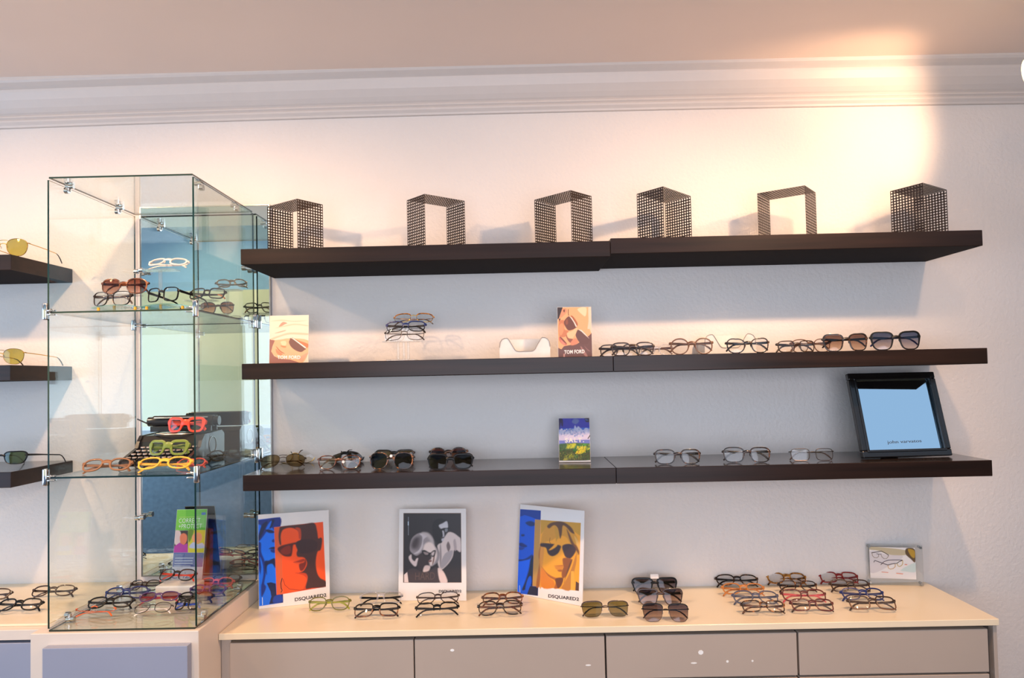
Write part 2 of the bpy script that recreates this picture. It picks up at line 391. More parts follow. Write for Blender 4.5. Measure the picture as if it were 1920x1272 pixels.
for y in (-.36, -.13):
    corner_clamp(GX0+TG, y, Z3-.003, 1, 1); corner_clamp(GX1-TG, y, Z3-.003, -1, 1)
    corner_clamp(GX0+TG, y, Z0+TG+.004, 1, -1); corner_clamp(GX1-TG, y, Z0+TG+.004, -1, -1)
for z in (1.11, 1.93):
    for x, s in ((GX0+.004, 1), (GX1-.004, -1)):
        c = MB(); c.cyl((0, 0, 0), (s*.012, 0, 0), .008); c.cyl((s*.010, 0, 0), (s*.022, -.004, .003), .006); c.cyl((s*.02, -.004, .003), (s*.032, -.004, .003), .0085)
        c.build('back_clamp', M['chrome'], case, True, (x, GY1-.004, z))
# wall mirror behind the case
mr = thing('wall_mirror', 'tall narrow wall mirror behind the glass display case', 'mirror', (-.23, 0, 0))
MB().box(-.2165, .2165, -.010, -.0075, PZ+.022, 2.148).build('mirror_glass', M['mirror'], mr)
c = MB(); c.box(-.2205, -.2166, -.012, -.002, PZ+.018, 2.152); c.box(.2166, .2205, -.012, -.002, PZ+.018, 2.152); c.box(-.2166, .2166, -.012, -.002, 2.1485, 2.152); c.box(-.2166, .2166, -.012, -.002, PZ+.018, PZ+.0215)
c.build('frame', M['alu'], mr)
MB().box(-.2165, .2165, -.0074, -.001, PZ+.022, 2.148).build('backing', M['gap'], mr)

# ------------------------------------------------------------------ perforated steel stands on the upper shelf
def perf_panel(name, par, o, a, b, na, nb, t=.0009):
    """square-hole sheet: origin o, edge vectors a and b, na x nb holes"""
    a = Vector(a); b = Vector(b); nrm = a.cross(b).normalized(); A = a.normalized(); B = b.normalized(); la, lb = a.length, b.length
    m_ = MB()
    def bar(p, du, dv, th):
        q = [p, p+du, p+du+dv, p+dv]
        vs = [x-nrm*th/2 for x in q]+[x+nrm*th/2 for x in q]
        m_.add(vs, [(0, 1, 2, 3), (4, 5, 6, 7), (0, 1, 5, 4), (1, 2, 6, 5), (2, 3, 7, 6), (3, 0, 4, 7)])
    wa = la/na; wb = lb/nb; k = .40
    for i in range(na+1):
        u0 = max(0, i*wa-wa*k/2); u1 = min(la, i*wa+wa*k/2); bar(Vector(o)+A*u0, A*(u1-u0), B*lb, t)
    for j in range(nb+1):
        v0 = max(0, j*wb-wb*k/2); v1 = min(lb, j*wb+wb*k/2); bar(Vector(o)+B*v0, A*la, B*(v1-v0), t*.8)
    return m_.build(name, M['perf'], par)
STAND_H = .158
def stand(Lp, Np, Rp, z, panel_along, label):
    top = z+STAND_H
    Lq, Nq, Rq = [onz(*p, top) for p in (Lp, Np, Rp)]
    if panel_along == 'R': a, b = Rq-Nq, Lq-Nq
    else: a, b = Lq-Nq, Rq-Nq
    t = thing('perforated_stand', label, 'display stand', (Nq.x, Nq.y, z), group='perforated steel stands on the upper shelf')
    na = max(4, round(a.length/.0088)); nb = max(4, round(b.length/.0088)); nh = 18
    eps = Vector((0, 0, .0006))
    perf_panel('side_panel', t, eps, a, Vector((0, 0, STAND_H-.0016)), na, nh)
    perf_panel('side_panel', t, b+eps, a, Vector((0, 0, STAND_H-.0016)), na, nh)
    perf_panel('top_panel', t, Vector((0, 0, STAND_H)), a, b, na, nb)
    return t
stand((501, 388), (557, 373), (605, 384), ZA1, 'R', 'perforated steel stand beside the glass case, a narrow slit of wall showing through its opening')
stand((763, 376), (796, 364), (871, 377), ZA1, 'L', 'perforated steel stand second from the glass case, its open side facing the viewer')
stand((1002, 375), (1070, 357), (1109, 368), ZA1, 'R', 'perforated steel stand just before the step between the two upper shelves')
stand((1194, 364), (1243, 350), (1295, 368), ZA2, 'L', 'perforated steel stand just past the step in the upper shelf, nearly closed by its sides')
stand((1420, 363), (1509, 348), (1529, 361), ZA2, 'R', 'perforated steel stand seen as a thin open arch under the brightest spot on the wall')
stand((1669, 359), (1730, 343), (1775, 356), ZA2, 'L', 'perforated steel stand at the far end of the upper shelf with overlapping mesh sides')

# ------------------------------------------------------------------ eyeglasses
def outline(kind, a, b, side, n=40):
    """closed lens outline (x outward positive for side=+1), centred on the lens"""
    pts = []
    e, key, cat, drop = {'round': (2.15, .03, 0, 0), 'panto': (2.55, .10, .03, 0), 'rect': (3.8, .05, .0, 0), 'square': (3.2, .09, .03, 0), 'way': (3.3, .15, .10, 0),
                         'cat': (2.5, .12, .22, 0), 'aviator': (2.4, .12, -.05, .22), 'navigator': (3.2, .17, 0, .06), 'chunky': (3.8, .14, .12, 0), 'flat': (4.2, .16, .03, 0)}[kind]
    for i in range(n):
        t = 2*pi*i/n; c, s = math.cos(t), math.sin(t)
        x = math.copysign(abs(c)**(2/e), c); z = math.copysign(abs(s)**(2/e), s)
        xx = x*(1+key*z)
        zz = z+cat*max(0, x)*max(0, z+.2)*.9
        if drop and z < 0: zz = z*(1+drop*(.5+.5*x)); xx = x*(1+key*z)+.12*z*-1*(.5+.5*x)*.5
        pts.append((side*a*xx, b*zz))
    return pts
GC = {}
def glasses(name, label, group, W, H, kind, frame, temple=None, lens='clear', rim=.0034, top=1.0, lower=None, bridge='bar', half=False,
            rimless=False, loc=(0, 0, 0), lean=0, yaw=0, fold=True, roll=0, temple_h=.0038, tips=None, flat=0, base=None, metal=False, drop=True, brow=None, lift=0, tlen=None, tfront=False):
    """one pair: frame front, two lenses, two temples (and nose pads on metal frames); stands on z=loc[2] after leaning back"""
    fm = P[frame]; tm = P[temple or frame]; lm = LN[lens]
    cat = 'sunglasses' if lens not in ('clear', 'demo') else 'eyeglasses'
    t = thing(name, label, cat, group=group)
    gap = .0185*W/.14; r = 0.0008 if rimless else rim; e = .0045
    a = (W-gap-4*r-2*e)/4; b = (H-r*(1+top))/2; cx = gap/2+r+a; czl = b+r
    def yw(x): return .008*(x/(W/2))**2
    fr = MB(); N = 40; rimpts = {}
    for s in (-1, 1):
        o = outline(kind, a, b, s, N); oo = []
        for i, (x, z) in enumerate(o):
            x0, z0 = o[i-1]; x1, z1 = o[(i+1) % N]
            tx, tz = x1-x0, z1-z0; l = math.hypot(tx, tz) or 1; nx, nz = tz/l*s, -tx/l*s
            k = r*(1+(top-1)*max(0, min(1, .5+1.2*z/b)))
            if brow and z > .25*b: k = max(k, brow*min(1, (z/b-.25)*2.2))
            oo.append((x+nx*k, z+nz*k))
        rimpts[s] = (o, oo)
        if not rimless:
            d = .0019 if not metal else .0011
            rng = [i for i in range(N) if not half or o[i][1] > -.05*b]
            ring = []; base_i = len(fr.v)
            for i in range(N):
                (x, z), (X, Z) = o[i], oo[i]; mx, mz = (x+X)/2, (z+Z)/2
                gx = s*cx
                for (px, pz, py) in ((x, z, -d*.7), (mx, mz, -d), (X, Z, -d*.6), (X, Z, d*.9), (mx, mz, d), (x, z, d*.9)):
                    fr.v.append(Vector((gx+px, yw(gx+px)+py, czl+pz)))
            for i in range(N):
                j = (i+1) % N
                if half and not (i in rng and j in rng): continue
                zi = (o[i][1]+o[j][1])/2
                mi = 1 if (lower and zi < -.15*b) else (2 if (brow and zi > .1*b) else 0)
                for k in range(6):
                    fr.f.append([base_i+i*6+k, base_i+i*6+(k+1) % 6, base_i+j*6+(k+1) % 6, base_i+j*6+k]); fr.mi.append(mi)
    # bridge
    zb = czl+b*(.36 if kind not in ('aviator', 'navigator') else .30)
    xi = gap/2+r*.4; br = max(r*1.15, .0009)
    if rimless or metal: br = max(.0010, br*.6)
    arch = H*.055
    fr.tube([(xi*q, -.0008-.0012*(1-q*q), zb+arch*(1-q*q)) for q in (-1.08, -.7, -.35, 0, .35, .7, 1.08)], (.0016 if not metal else .001, br*1.25), 0, 8)
    if bridge == 'double' or kind == 'aviator': fr.tube([(xi*q*1.15, -.0006, czl+b*.80+.001*(1-q*q)) for q in (-1.1, -.5, 0, .5, 1.1)], (.001, .001), 0, 6)
    if not metal and not rimless:
        for s in (-1, 1):       # acetate nose rests
            fr.tube([(s*(gap/2+r*.3), .001, zb-.001), (s*(gap/2-.0012), .003, zb-.006), (s*(gap/2+.0002), .003, zb-.012)], [(.0012, .0014), (.0018, .0014), (.001, .001)], 0, 6)
    # end pieces
    zh = czl+b*(.52 if kind not in ('aviator', 'navigator') else .45)
    eh = temple_h*.95 if not (metal or rimless) else .0016
    for s in (-1, 1):
        x0 = cx+a*.93; x1 = W/2-.0012
        fr.tube([(s*x0, yw(x0), zh), (s*(x1-.001), yw(x1)-.0002, zh+.0004), (s*x1, yw(x1)+.005, zh)], [(.0016, eh), (.0018, eh), (.0016, eh*.9)], 2 if brow else 0, 8)
    ms = [fm, P[lower] if lower else fm, P[temple or frame] if brow else fm]
    if brow: ms = [P['gold'] if frame == 'gold' else fm, fm, P[temple or frame]]
    parts = [fr.build('frame_front', ms, t, True)]
    # lenses
    for s in (-1, 1):
        o = rimpts[s][0]; l = MB(); vs = []; d = .0007
        for yy in (-d, d):
            for (x, z) in o: vs.append((s*cx+x*1.01, yw(s*cx+x)*1.0+yy, czl+z*1.01))
        vs += [(s*cx, yw(cx)-.0022, czl), (s*cx, yw(cx)-.0012, czl)]
        fs = []
        for i in range(N):
            j = (i+1) % N; fs += [[2*N, i, j], [2*N+1, N+j, N+i], [i, N+i, N+j, j]]
        l.add(vs, fs); parts.append(l.build('lens', lm, t, True))
    # temples
    TL = (tlen or .140)*W/.14; th, tw = (temple_h, .0013) if not metal and not rimless else (.0012, .0008)
    tp = P[tips] if tips else tm
    hl = .040*W/.14
    for s in (-1, 1):
        hx = W/2-.0028; m_ = MB(); y0 = yw(hx)+.004
        if fold:
            off = (.0045 if s < 0 else .0085)
            sg = -1 if tfront else 1
            if tfront: off = -.012 if s < 0 else -.008
            pth = [(s*hx, y0, zh), (s*(hx-.006), y0+off*.7*sg, zh), (s*(hx-.03), y0+off, zh-.0005)]
            xe = hx-(TL-hl)
            pth += [(s*(hx*.2), y0+off, zh-.0015), (s*xe, y0+off, zh-.003)]
            for q in (.35, .7, 1): pth.append((s*(xe-hl*q*.80), y0+off, zh-.003-hl*(.10*q+.45*q*q)))
        else:
            pth = [(s*hx, y0, zh), (s*(hx+.001), y0+.03, zh), (s*(hx+.002), y0+.06, zh-.0005), (s*(hx+.001), y0+(TL-hl), zh-.002)]
            for q in (.35, .7, 1): pth.append((s*(hx+.001-.006*q), y0+TL-hl+hl*q*.8, zh-.002-hl*(.10*q+.45*q*q)))
        rs = [(tw, th*.95), (tw, th), (tw, th*.9), (tw, th*.68), (tw, th*.62), (tw, th*.66), (tw*1.1, th*.72), (tw, th*.6)]
        if metal or rimless: rs = [(tw, th)]*5+[(.0014, .0018), (.0016, .0022), (.0014, .0018)]
        rs = rs[-len(pth):] if len(pth) < len(rs) else rs
        m_.tube(pth, rs, 0, 8)
        if tips or metal or rimless:
            k = 8; nf = len(pth)
            # last two spans carry the tip colour
            cnt = (nf-1)*k
            for q in range(len(m_.mi)):
                if q >= cnt-3*k: m_.mi[q] = 1
        parts.append(m_.build('temple', [tm, tp if tips else (P['dark_brown'] if (metal or rimless) else tm)], t, True))
    if metal or rimless:
        for s in (-1, 1):
            m_ = MB(); m_.tube([(s*(gap/2+.0012), .0015, zb-.003), (s*(gap/2-.0005), .0045, zb-.006), (s*(gap/2-.0008), .0045, zb-.011)], [(.0005, .0005), (.0016, .0012), (.0014, .0010)], 0, 6)
            parts.append(m_.build('nose_pad', P['clear'], parts[0], True))
    R = Euler((-math.radians(lean), math.radians(roll), math.radians(yaw))).to_matrix()
    zmin = min((R @ v.co).z for o in parts for v in o.data.vertices)
    t.rotation_euler = (-math.radians(lean), math.radians(roll), math.radians(yaw))
    t.location = (loc[0], loc[1], loc[2]-zmin+.0004+lift)
    return t
def pair(label, group, box, zs, kind, frame, y=None, yb=None, hpx=None, **kw):
    """box: (left, right, top, bottom) of the frame front in the photograph; rests on the surface at height zs"""
    l, r, t, b = box; lean = kw.get('lean', 8)
    if y is None:
        p = onz((l+r)/2, yb if yb else b, zs); y = p.y
    else: p = ony((l+r)/2, b, y)
    k = mpp(y); yaw = math.radians(kw.get('yaw', 0)); W = (r-l)*k/max(.5, math.cos(yaw))
    eb = math.atan2(CZ-zs, y-CY); H = (b-t)*k/max(.35, math.cos(math.radians(lean)-eb))
    H = kw.pop('H', None) or H
    nm = 'sunglasses' if kw.get('lens', 'clear') not in ('clear', 'demo') else 'eyeglasses'
    kw['lean'] = lean
    return glasses(nm, label, group, W, H, kind, frame, loc=(p.x, y, zs), **kw)

# ---- long worktop
G = 'eyeglasses laid out on the long worktop'
pair('olive green round eyeglasses on the worktop, at the foot of the blue and orange card', G, (575, 655, 1125, 1150), ZK, 'panto', 'olive', temple='yellow_green', lean=35, yaw=3, rim=.0026)
pair('clear eyeglasses with black corners, behind the black and tortoise pair on the worktop', G, (672, 754, 1117, 1138), ZK, 'rect', 'clear', temple='black', lean=48, yaw=4, rim=.003, yb=1140)
pair('black eyeglasses with tortoise lower rims, in front of a clear pair on the worktop', G, (660, 748, 1139, 1163), ZK, 'rect', 'black', lower='btort', lean=42, yaw=2, yb=1164)
pair('thin dark brown oval eyeglasses at the foot of the black and white photo card', G, (780, 862, 1117, 1138), ZK, 'panto', 'dark_brown', lean=44, yaw=5, rim=.0022, temple_h=.003, yb=1140)
pair('half rim eyeglasses with black tops, in front of the thin dark brown oval pair', G, (777, 861, 1137, 1161), ZK, 'panto', 'black', half=True, temple='black', lean=46, yaw=4, rim=.003, yb=1162)
pair('brown amber round eyeglasses below the blue and yellow card', G, (903, 983, 1116, 1138), ZK, 'panto', 'btort', lean=44, yaw=3, rim=.0034, yb=1141)
pair('dark round eyeglasses with reddish brown temples, in front of the brown amber pair', G, (895, 981, 1132, 1158), ZK, 'panto', 'dtort', temple='btort', lean=46, yaw=3, rim=.003, yb=1160)
GSUN = 'sunglasses on the long worktop'
pair('olive lens navigator sunglasses lying alone on the worktop by the yellow card', GSUN, (1091, 1182, 1135, 1162), ZK, 'navigator', 'gun', lens='olive', rim=.0012, metal=True, brow=.0032, temple='dark_brown', lean=28, yaw=1, yb=1161)
flat_sun = pair('matte black flat top sunglasses with a small white tag, rearmost of three dark sunglasses', GSUN, (1187, 1272, 1088, 1117), ZK, 'flat', 'black', lens='grey', lean=18, yaw=-1, rim=.0028, top=1.9, yb=1115)
pair('black square sunglasses with pinkish grey lenses, between two other dark sunglasses', GSUN, (1197, 1283, 1107, 1137), ZK, 'flat', 'dark_brown', lens='grey', lean=20, yaw=-2, rim=.0026, top=1.6, yb=1137)
pair('rimless looking grey gradient sunglasses, frontmost of the three dark sunglasses', GSUN, (1206, 1294, 1137, 1168), ZK, 'navigator', 'gun', lens='grey', rim=.0012, metal=True, brow=.003, temple='black', lean=24, yaw=-4, yb=1168)
MB().box(-.013, .013, -.004, -.0025, .046, .060).build('price_tag', M['card'], flat_sun)
GR = 'rows of eyeglasses at the far end of the worktop'
for (lab, bx, yb, k, fr, kw) in [
    ('dark tortoise round eyeglasses, rearmost of the column nearest the dark sunglasses', (1345, 1425, 1084, 1104), 1106, 'panto', 'dtort', dict(lower='tort')),
    ('honey amber eyeglasses, second from the back in the column nearest the dark sunglasses', (1357, 1437, 1101, 1121), 1123, 'panto', 'amber', dict()),
    ('slate grey eyeglasses, third from the back in the column nearest the dark sunglasses', (1378, 1464, 1114, 1138), 1140, 'panto', 'slate', dict(rim=.003)),
    ('tortoise rectangular eyeglasses, frontmost of the column nearest the dark sunglasses', (1394, 1476, 1134, 1155), 1157, 'rect', 'tort', dict(temple='btort')),
    ('bright amber tortoise eyeglasses, rearmost of the middle column', (1442, 1516, 1080, 1100), 1102, 'panto', 'amtort', dict(rim=.004)),
    ('thin tortoise eyeglasses just in front of the bright amber pair', (1464, 1536, 1096, 1114), 1116, 'rect', 'tort', dict(rim=.0024)),
    ('dark red eyeglasses with pinkish red temples in the middle column', (1471, 1554, 1111, 1134), 1136, 'panto', 'burgundy', dict(temple='pink')),
    ('maroon rectangular eyeglasses, frontmost of the middle column', (1488, 1568, 1130, 1152), 1154, 'rect', 'burgundy', dict(temple='dark_brown')),
    ('red eyeglasses in front of the clear sign holder, rearmost of the last column', (1542, 1614, 1080, 1099), 1100, 'rect', 'red', dict()),
    ('dark brown rectangular eyeglasses behind the navy blue pair', (1563, 1637, 1092, 1114), 1116, 'rect', 'dark_brown', dict()),
    ('navy blue eyeglasses in the last column of the worktop', (1584, 1663, 1110, 1132), 1133, 'panto', 'navy', dict(rim=.0032)),
    ('dark brown eyeglasses with long temples, frontmost of the last column', (1598, 1686, 1125, 1149), 1151, 'rect', 'dark_brown', dict(lower='brown', rim=.003))]:
    pair(lab, GR, bx, ZK, k, fr, yb=yb, **{**dict(lean=46, yaw=-5, rim=.0030), **kw})

# ---- lower shelf
G = 'pairs on the lower shelf'
pair('thin spotted tortoise round eyeglasses behind the gold aviators on the lower shelf', G, (514, 592, 847, 872), ZC, 'round', 'gold', temple='tort', rim=.0016, metal=True, brow=.0034, lean=10, yaw=-2, yb=869)
pair('metal aviator sunglasses with tan mirrored lenses tilted at the case end of the lower shelf', G, (488, 570, 856, 879), ZC, 'aviator', 'gun', lens='tan', rim=.001, metal=True, lean=48, yaw=14, yb=880, roll=0)
tg1 = pair('glossy brown square eyeglasses in front of flat dark sunglasses on the lower shelf', G, (592, 677, 855, 881), ZC, 'panto', 'btort', lean=10, yaw=-2, rim=.0026, yb=881)
pair('flat top black sunglasses standing behind the glossy brown eyeglasses', G, (605, 686, 846, 869), ZC, 'flat', 'black', lens='dark', lean=10, yaw=-2, yb=867)
tg2 = pair('tortoise round sunglasses with dark lenses on the lower shelf', G, (688, 776, 850, 882), ZC, 'panto', 'tort', lens='dark', lean=12, yaw=-6, rim=.003, yb=881.5)
pair('brown sunglasses mostly hidden behind the tortoise round sunglasses', G, (700, 777, 849, 868), ZC, 'way', 'dtort', lens='tan', lean=10, yaw=-3, yb=866)
pair('black wayfarer sunglasses in front of a tortoise pair on the lower shelf', G, (800, 889, 852, 882), ZC, 'way', 'black', lens='dark', lean=12, yaw=1, rim=.0036, top=1.3, yb=881.5)
pair('tortoise sunglasses peeking above the black wayfarer sunglasses', G, (803, 878, 842, 868), ZC, 'round', 'tort', lens='brown', lean=12, yaw=1, yb=866)
pair('dark tortoise square eyeglasses nearest the landscape card on the lower shelf', G, (1228, 1316, 844, 872), ZC, 'square', 'dtort', lens='demo', lean=10, yaw=-3, rim=.003, top=1.3, yb=871.5)
pair('dark tortoise square eyeglasses, middle of the three pairs before the tilted mirror', G, (1358, 1446, 840, 869), ZC, 'square', 'dtort', lens='demo', lean=10, yaw=-7, rim=.003, top=1.3, yb=868.5)
pair('narrow dark eyeglasses standing next to the tilted black mirror', G, (1484, 1566, 843, 866), ZC, 'rect', 'gun', temple='dtort', lean=8, yaw=-3, rim=.0016, metal=True, yb=865)

for tt, xx, zz in ((tg1, .016, .022), (tg2, .002, .040)):
    MB().cyl((xx, -.0065, zz), (xx, -.0053, zz), .0045, n=14).build('price_tag', M['card'], tt, True)
# ---- middle shelf
G = 'row of pairs on the middle shelf'
yF = -.215
pair('dark brown rectangular eyeglasses partly behind another pair, next to the tan face card', G, (1124, 1203, 649, 669), ZB, 'rect', 'dark_brown', y=-.135, lean=6, rim=.0028, top=1.3, yaw=-2, H=.040)
pair('dark brown square eyeglasses in front, overlapping the pair by the face card', G, (1146, 1229, 646, 669), ZB, 'square', 'dark_brown', y=yF, lean=6, rim=.003, top=1.3, yaw=-4, H=.042)
pair('pale clear eyeglasses between the overlapping dark pairs and the large round brown pair', G, (1200, 1264, 648, 668), ZB, 'panto', 'clear', temple='brown', y=-.12, lean=6, rim=.003, yaw=-3, H=.038)
pair('large round brown eyeglasses on the middle shelf in front of the second white tray', G, (1257, 1339, 637, 666), ZB, 'round', 'brown', lens='demo', y=yF, lean=8, rim=.0032, top=1.2, yaw=-6, H=.051)
pair('black cat eye eyeglasses on the middle shelf', G, (1363, 1444, 637, 662), ZB, 'cat', 'dtort', y=yF, lean=6, rim=.0032, yaw=-6, H=.046)
pair('small dark rectangular eyeglasses in front of a thin brown pair on the middle shelf', G, (1458, 1534, 641, 661), ZB, 'rect', 'dark_brown', y=yF, lean=8, rim=.0026, yaw=4, H=.036)
pair('thin brown eyeglasses between a small rectangular pair and the brown gradient sunglasses', G, (1486, 1558, 636, 660), ZB, 'panto', 'brown', y=-.135, lean=8, rim=.0024, yaw=-10, H=.044)
pair('brown gradient sunglasses with black frames on the middle shelf', G, (1546, 1630, 626, 657), ZB, 'way', 'dtort', lens='brownfade', y=yF, lean=6, rim=.0032, top=1.3, yaw=-4, H=.054)
pair('large blue black gradient sunglasses at the far end of the middle shelf', G, (1638, 1726, 621, 654), ZB, 'way', 'black', temple='navy', lens='blue', y=yF, lean=6, rim=.0034, top=1.5, yaw=-9, H=.058)
# acrylic riser with three pairs
rp = ony(755, 674, -.15)
rz = {0: ony(757, 641, -.15).z}
rt = thing('acrylic_riser', 'clear acrylic riser lifting three eyeglasses on the middle shelf', 'display riser', (rp.x, -.15, ZB))
zr = rz[0]-ZB
MB().cbox(-.045, .045, -.035, .045, .0005, .006, .001).build('base', M['acryl'], rt)
m_ = MB()
for xx in (-.014, .004, .018): m_.cyl((xx, .002, .006), (xx, .002, zr-.003), .0045)
m_.build('stem', M['acryl'], rt, True)
steps = [(-.04, -.002, zr), (-.001, .030, zr+.026), (.031, .062, zr+.054)]
for (ya, yb_, zz) in steps: MB().cbox(-.055, .055, ya, yb_, zz-.003, zz, .0008).build('step', M['acryl'], rt)
MB().box(-.055, .055, -.0015, .0005, zr, zr+.023).build('riser_wall', M['acryl'], rt); MB().box(-.055, .055, .0305, .0325, zr+.026, zr+.051).build('riser_wall', M['acryl'], rt)
G = 'three pairs stacked on the acrylic riser'
pair('tortoise browline eyeglasses, topmost on the clear acrylic riser', G, (736, 814, 589, 607), ZB+zr+.054, 'panto', 'gold', temple='amtort', y=-.1165, lean=36, rim=.0012, metal=True, brow=.0034, yaw=3, H=.036)
pair('blue and black eyeglasses in the middle of the clear acrylic riser', G, (721, 799, 604, 625), ZB+zr+.026, 'square', 'navy', lower='black', temple='black', y=-.1505, lean=20, rim=.0022, top=1.4, yaw=0, H=.036)
pair('thin dark metal square eyeglasses, lowest on the clear acrylic riser', G, (718, 797, 617, 641), ZB+zr, 'square', 'gun', temple='gun', tips='dark_brown', y=-.183, lean=22, rim=.0014, metal=True, yaw=0, H=.039)

# white trays with a dipped front on the middle shelf
def tray(px0, px1, ptop, y0, label, depth=.085, yaw=0):
    p0 = ony(px0, 672, y0); p1 = ony(px1, 671, y0); W = p1.x-p0.x; H = ony((px0+px1)/2, ptop, y0).z-ZB
    t = thing('display_tray', label, 'display tray', ((p0.x+p1.x)/2, y0, ZB+.0004), (0, 0, math.radians(yaw)), 'white dipped trays on the middle shelf')
    def dip(deep):
        pts = [(-W/2, .0), (-W/2, H*.55), (-W*.485, H*.80), (-W*.45, H*.93), (-W*.40, H*.99), (-W*.345, H), (-W*.315, H*.93)]
        pts += [(-W*.20, H*(deep+.10)), (-W*.165, H*(deep+.02)), (-W*.12, H*deep)]
        return pts+[(-x, z) for x, z in pts[::-1]]
    pr = dip(.34)
    MB().prism(pr, 0, .005, 0, 'y').build('front_panel', M['white'], t, True)
    MB().prism([(-W/2, 0), (-W/2, H*.7), (-W*.46, H*.95), (-W*.40, H), (W*.40, H), (W*.46, H*.95), (W/2, H*.7), (W/2, 0)], depth-.004, depth, 0, 'y').build('back_panel', M['white'], t, True)
    for s in (-1, 1): MB().cbox(min(s*W/2, s*(W/2-.004)), max(s*W/2, s*(W/2-.004)), .0052, depth-.0042, 0, H*.56, .0008).build('side_panel', M['white'], t)
    MB().box(-W/2+.0045, W/2-.0045, .0052, depth-.0042, 0, .003).build('bottom_panel', M['white'], t)
    c = MB(); q = [(x, -.0008, z) for x, z in pr[1:-1]]
    c.tube(q, (.0011, .0011), 0, 6, Vector((0, 1, 0))); c.build('edge_piping', mat('piping_grey', (168, 156, 146), .5), t, True)
tray(937, 1032, 634, -.19, 'white leatherette tray with dipped front beside the sunglasses face card')
tray(1322, 1418, 627, -.10, 'second white tray half hidden behind the round brown and cat eye eyeglasses', .075)

# ---- short shelves on the left
G = 'sunglasses on the short shelves'
pair('gold aviator sunglasses on the topmost short shelf', G, (-42, 52, 452, 480), LZA, 'aviator', 'gold', lens='gold', y=-.235, lean=4, rim=.0011, metal=True, fold=False, yaw=-2, H=.052)
pair('gold aviator sunglasses with yellow green lenses on the middle short shelf', G, (-48, 46, 659, 686), LZB, 'aviator', 'gold', lens='gold', y=-.225, lean=4, rim=.0010, metal=True, fold=False, yaw=-4, H=.046, tlen=.15)
pair('black browline sunglasses with deep green lenses on the lowest short shelf', G, (-48, 50, 854, 878), LZC, 'way', 'black', lens='forest', y=-.225, lean=6, rim=.002, top=1.8, fold=False, yaw=-3, H=.040, temple_h=.003, tlen=.15)
G = 'eyeglasses on the small left worktop'
pair('dark eyeglasses with orange bridge seen through the glass case panel', G, (52, 133, 1105, 1125), LK, 'panto', 'dark_brown', temple='dark_brown', lean=48, yaw=4, yb=1127, rim=.003)
pair('black eyeglasses at the front of the small left worktop', G, (-14, 70, 1130, 1152), LK, 'panto', 'black', lean=46, yaw=2, yb=1154, rim=.0034)
pair('dark eyeglasses cut by the photo edge on the small left worktop', G, (-66, 12, 1112, 1132), LK, 'panto', 'dark_brown', lean=46, yaw=0, yb=1133, rim=.003)

# ------------------------------------------------------------------ inside the glass case
ZG0 = PZ+TG+.0012
GA = 'eyeglasses on the top glass shelf of the case'
GB = 'eyeglasses around the typewriter in the case'
GCc = 'eyeglasses on the base of the case'
# teal glass risers with amber pegs on the top shelf
def riser(px0, px1, py, label):
    yv = -.395
    a = ony(px0, py, yv); b = ony(px1, py, yv); w_ = b.x-a.x; zt = .019
    t = thing('glass_riser', label, 'display riser', ((a.x+b.x)/2, yv, Z2+.0004), group='small teal glass risers on amber pegs')
    n_ = 12; vs = []; fs = []
    for i in range(n_+1):
        x = -w_/2+w_*i/n_; z = zt-.007*(2*i/n_-1)**2*1.0
        for yy in (0, .085):
            for dz in (0, .003): vs.append((x, yy, z-.003+dz))
    for i in range(n_):
        o = i*4
        fs += [[o, o+4, o+6, o+2], [o+1, o+3, o+7, o+5], [o, o+1, o+5, o+4], [o+2, o+6, o+7, o+3]]
    fs += [[0, 2, 3, 1], [n_*4, n_*4+1, n_*4+3, n_*4+2]]
    MB().add(vs, fs).build('curved_plate', M['riser'], t)
    for x in (-w_*.38, w_*.38):
        for yy in (.006, .078): MB().cyl((x, yy, 0), (x, yy, zt-.007), .0038, n=12).build('peg', M['amberpeg'], t, True)
    return (a.x+b.x)/2, yv, Z2+zt
riser(171, 262, 579, 'small teal glass riser under the thin square eyeglasses')
riser(262, 351, 578, 'small teal glass riser under the black rectangular eyeglasses')
pair('thin dark square eyeglasses in front of the brown gradient sunglasses, inside the glass case', GA, (163, 247, 549, 576), Z2+.0185, 'square', 'gun', temple='dark_brown', y=-.375, lean=8, rim=.0016, temple_h=.004, H=.041, yaw=-10)
pair('black rectangular eyeglasses with reflective lenses below the white pair in the case', GA, (264, 338, 547, 575), Z2+.0185, 'rect', 'black', y=-.372, lean=8, rim=.0024, fold=False, yaw=-16, H=.041, tlen=.15)
def stem_stand(px, ybase, ztop, label, plate=.05, zs=Z2, group=None):
    p = ony(px, 560, ybase)
    t = thing('acrylic_stand', label, 'display stand', (p.x, ybase, zs+.0004), group=group)
    MB().cbox(-.022, .022, -.022, .022, 0, .004, .001).build('base', M['acryl'], t)
    MB().cyl((0, 0, .004), (0, 0, ztop-.004), .0055).build('stem', M['acryl'], t, True)
    MB().cbox(-plate, plate, -.022, .022, ztop-.004, ztop, .0012).build('plate', M['acryl'], t)
    return p.x, zs+ztop
x_, z_ = stem_stand(301, -.235, ony(303, 506, -.235).z-Z2, 'clear acrylic stand lifting the white eyeglasses', .05, group='clear acrylic stands in the case')
pair('white eyeglasses raised high on a clear stand in the glass case', GA, (270, 347, 481, 505), z_+.0004, 'panto', 'white', y=-.25, lean=52, rim=.0042, yaw=2, H=.041)
x_, z_ = stem_stand(232, -.30, ony(230, 553, -.30).z-Z2, 'clear acrylic stand lifting the brown gradient sunglasses', .045, group='clear acrylic stands in the case')
pair('brown gradient sunglasses perched above the thin square eyeglasses in the case', GA, (185, 275, 526, 553), z_+.0004, 'panto', 'btort', lens='brown', y=-.31, lean=8, rim=.0028, brow=.004, yaw=2, H=.046)
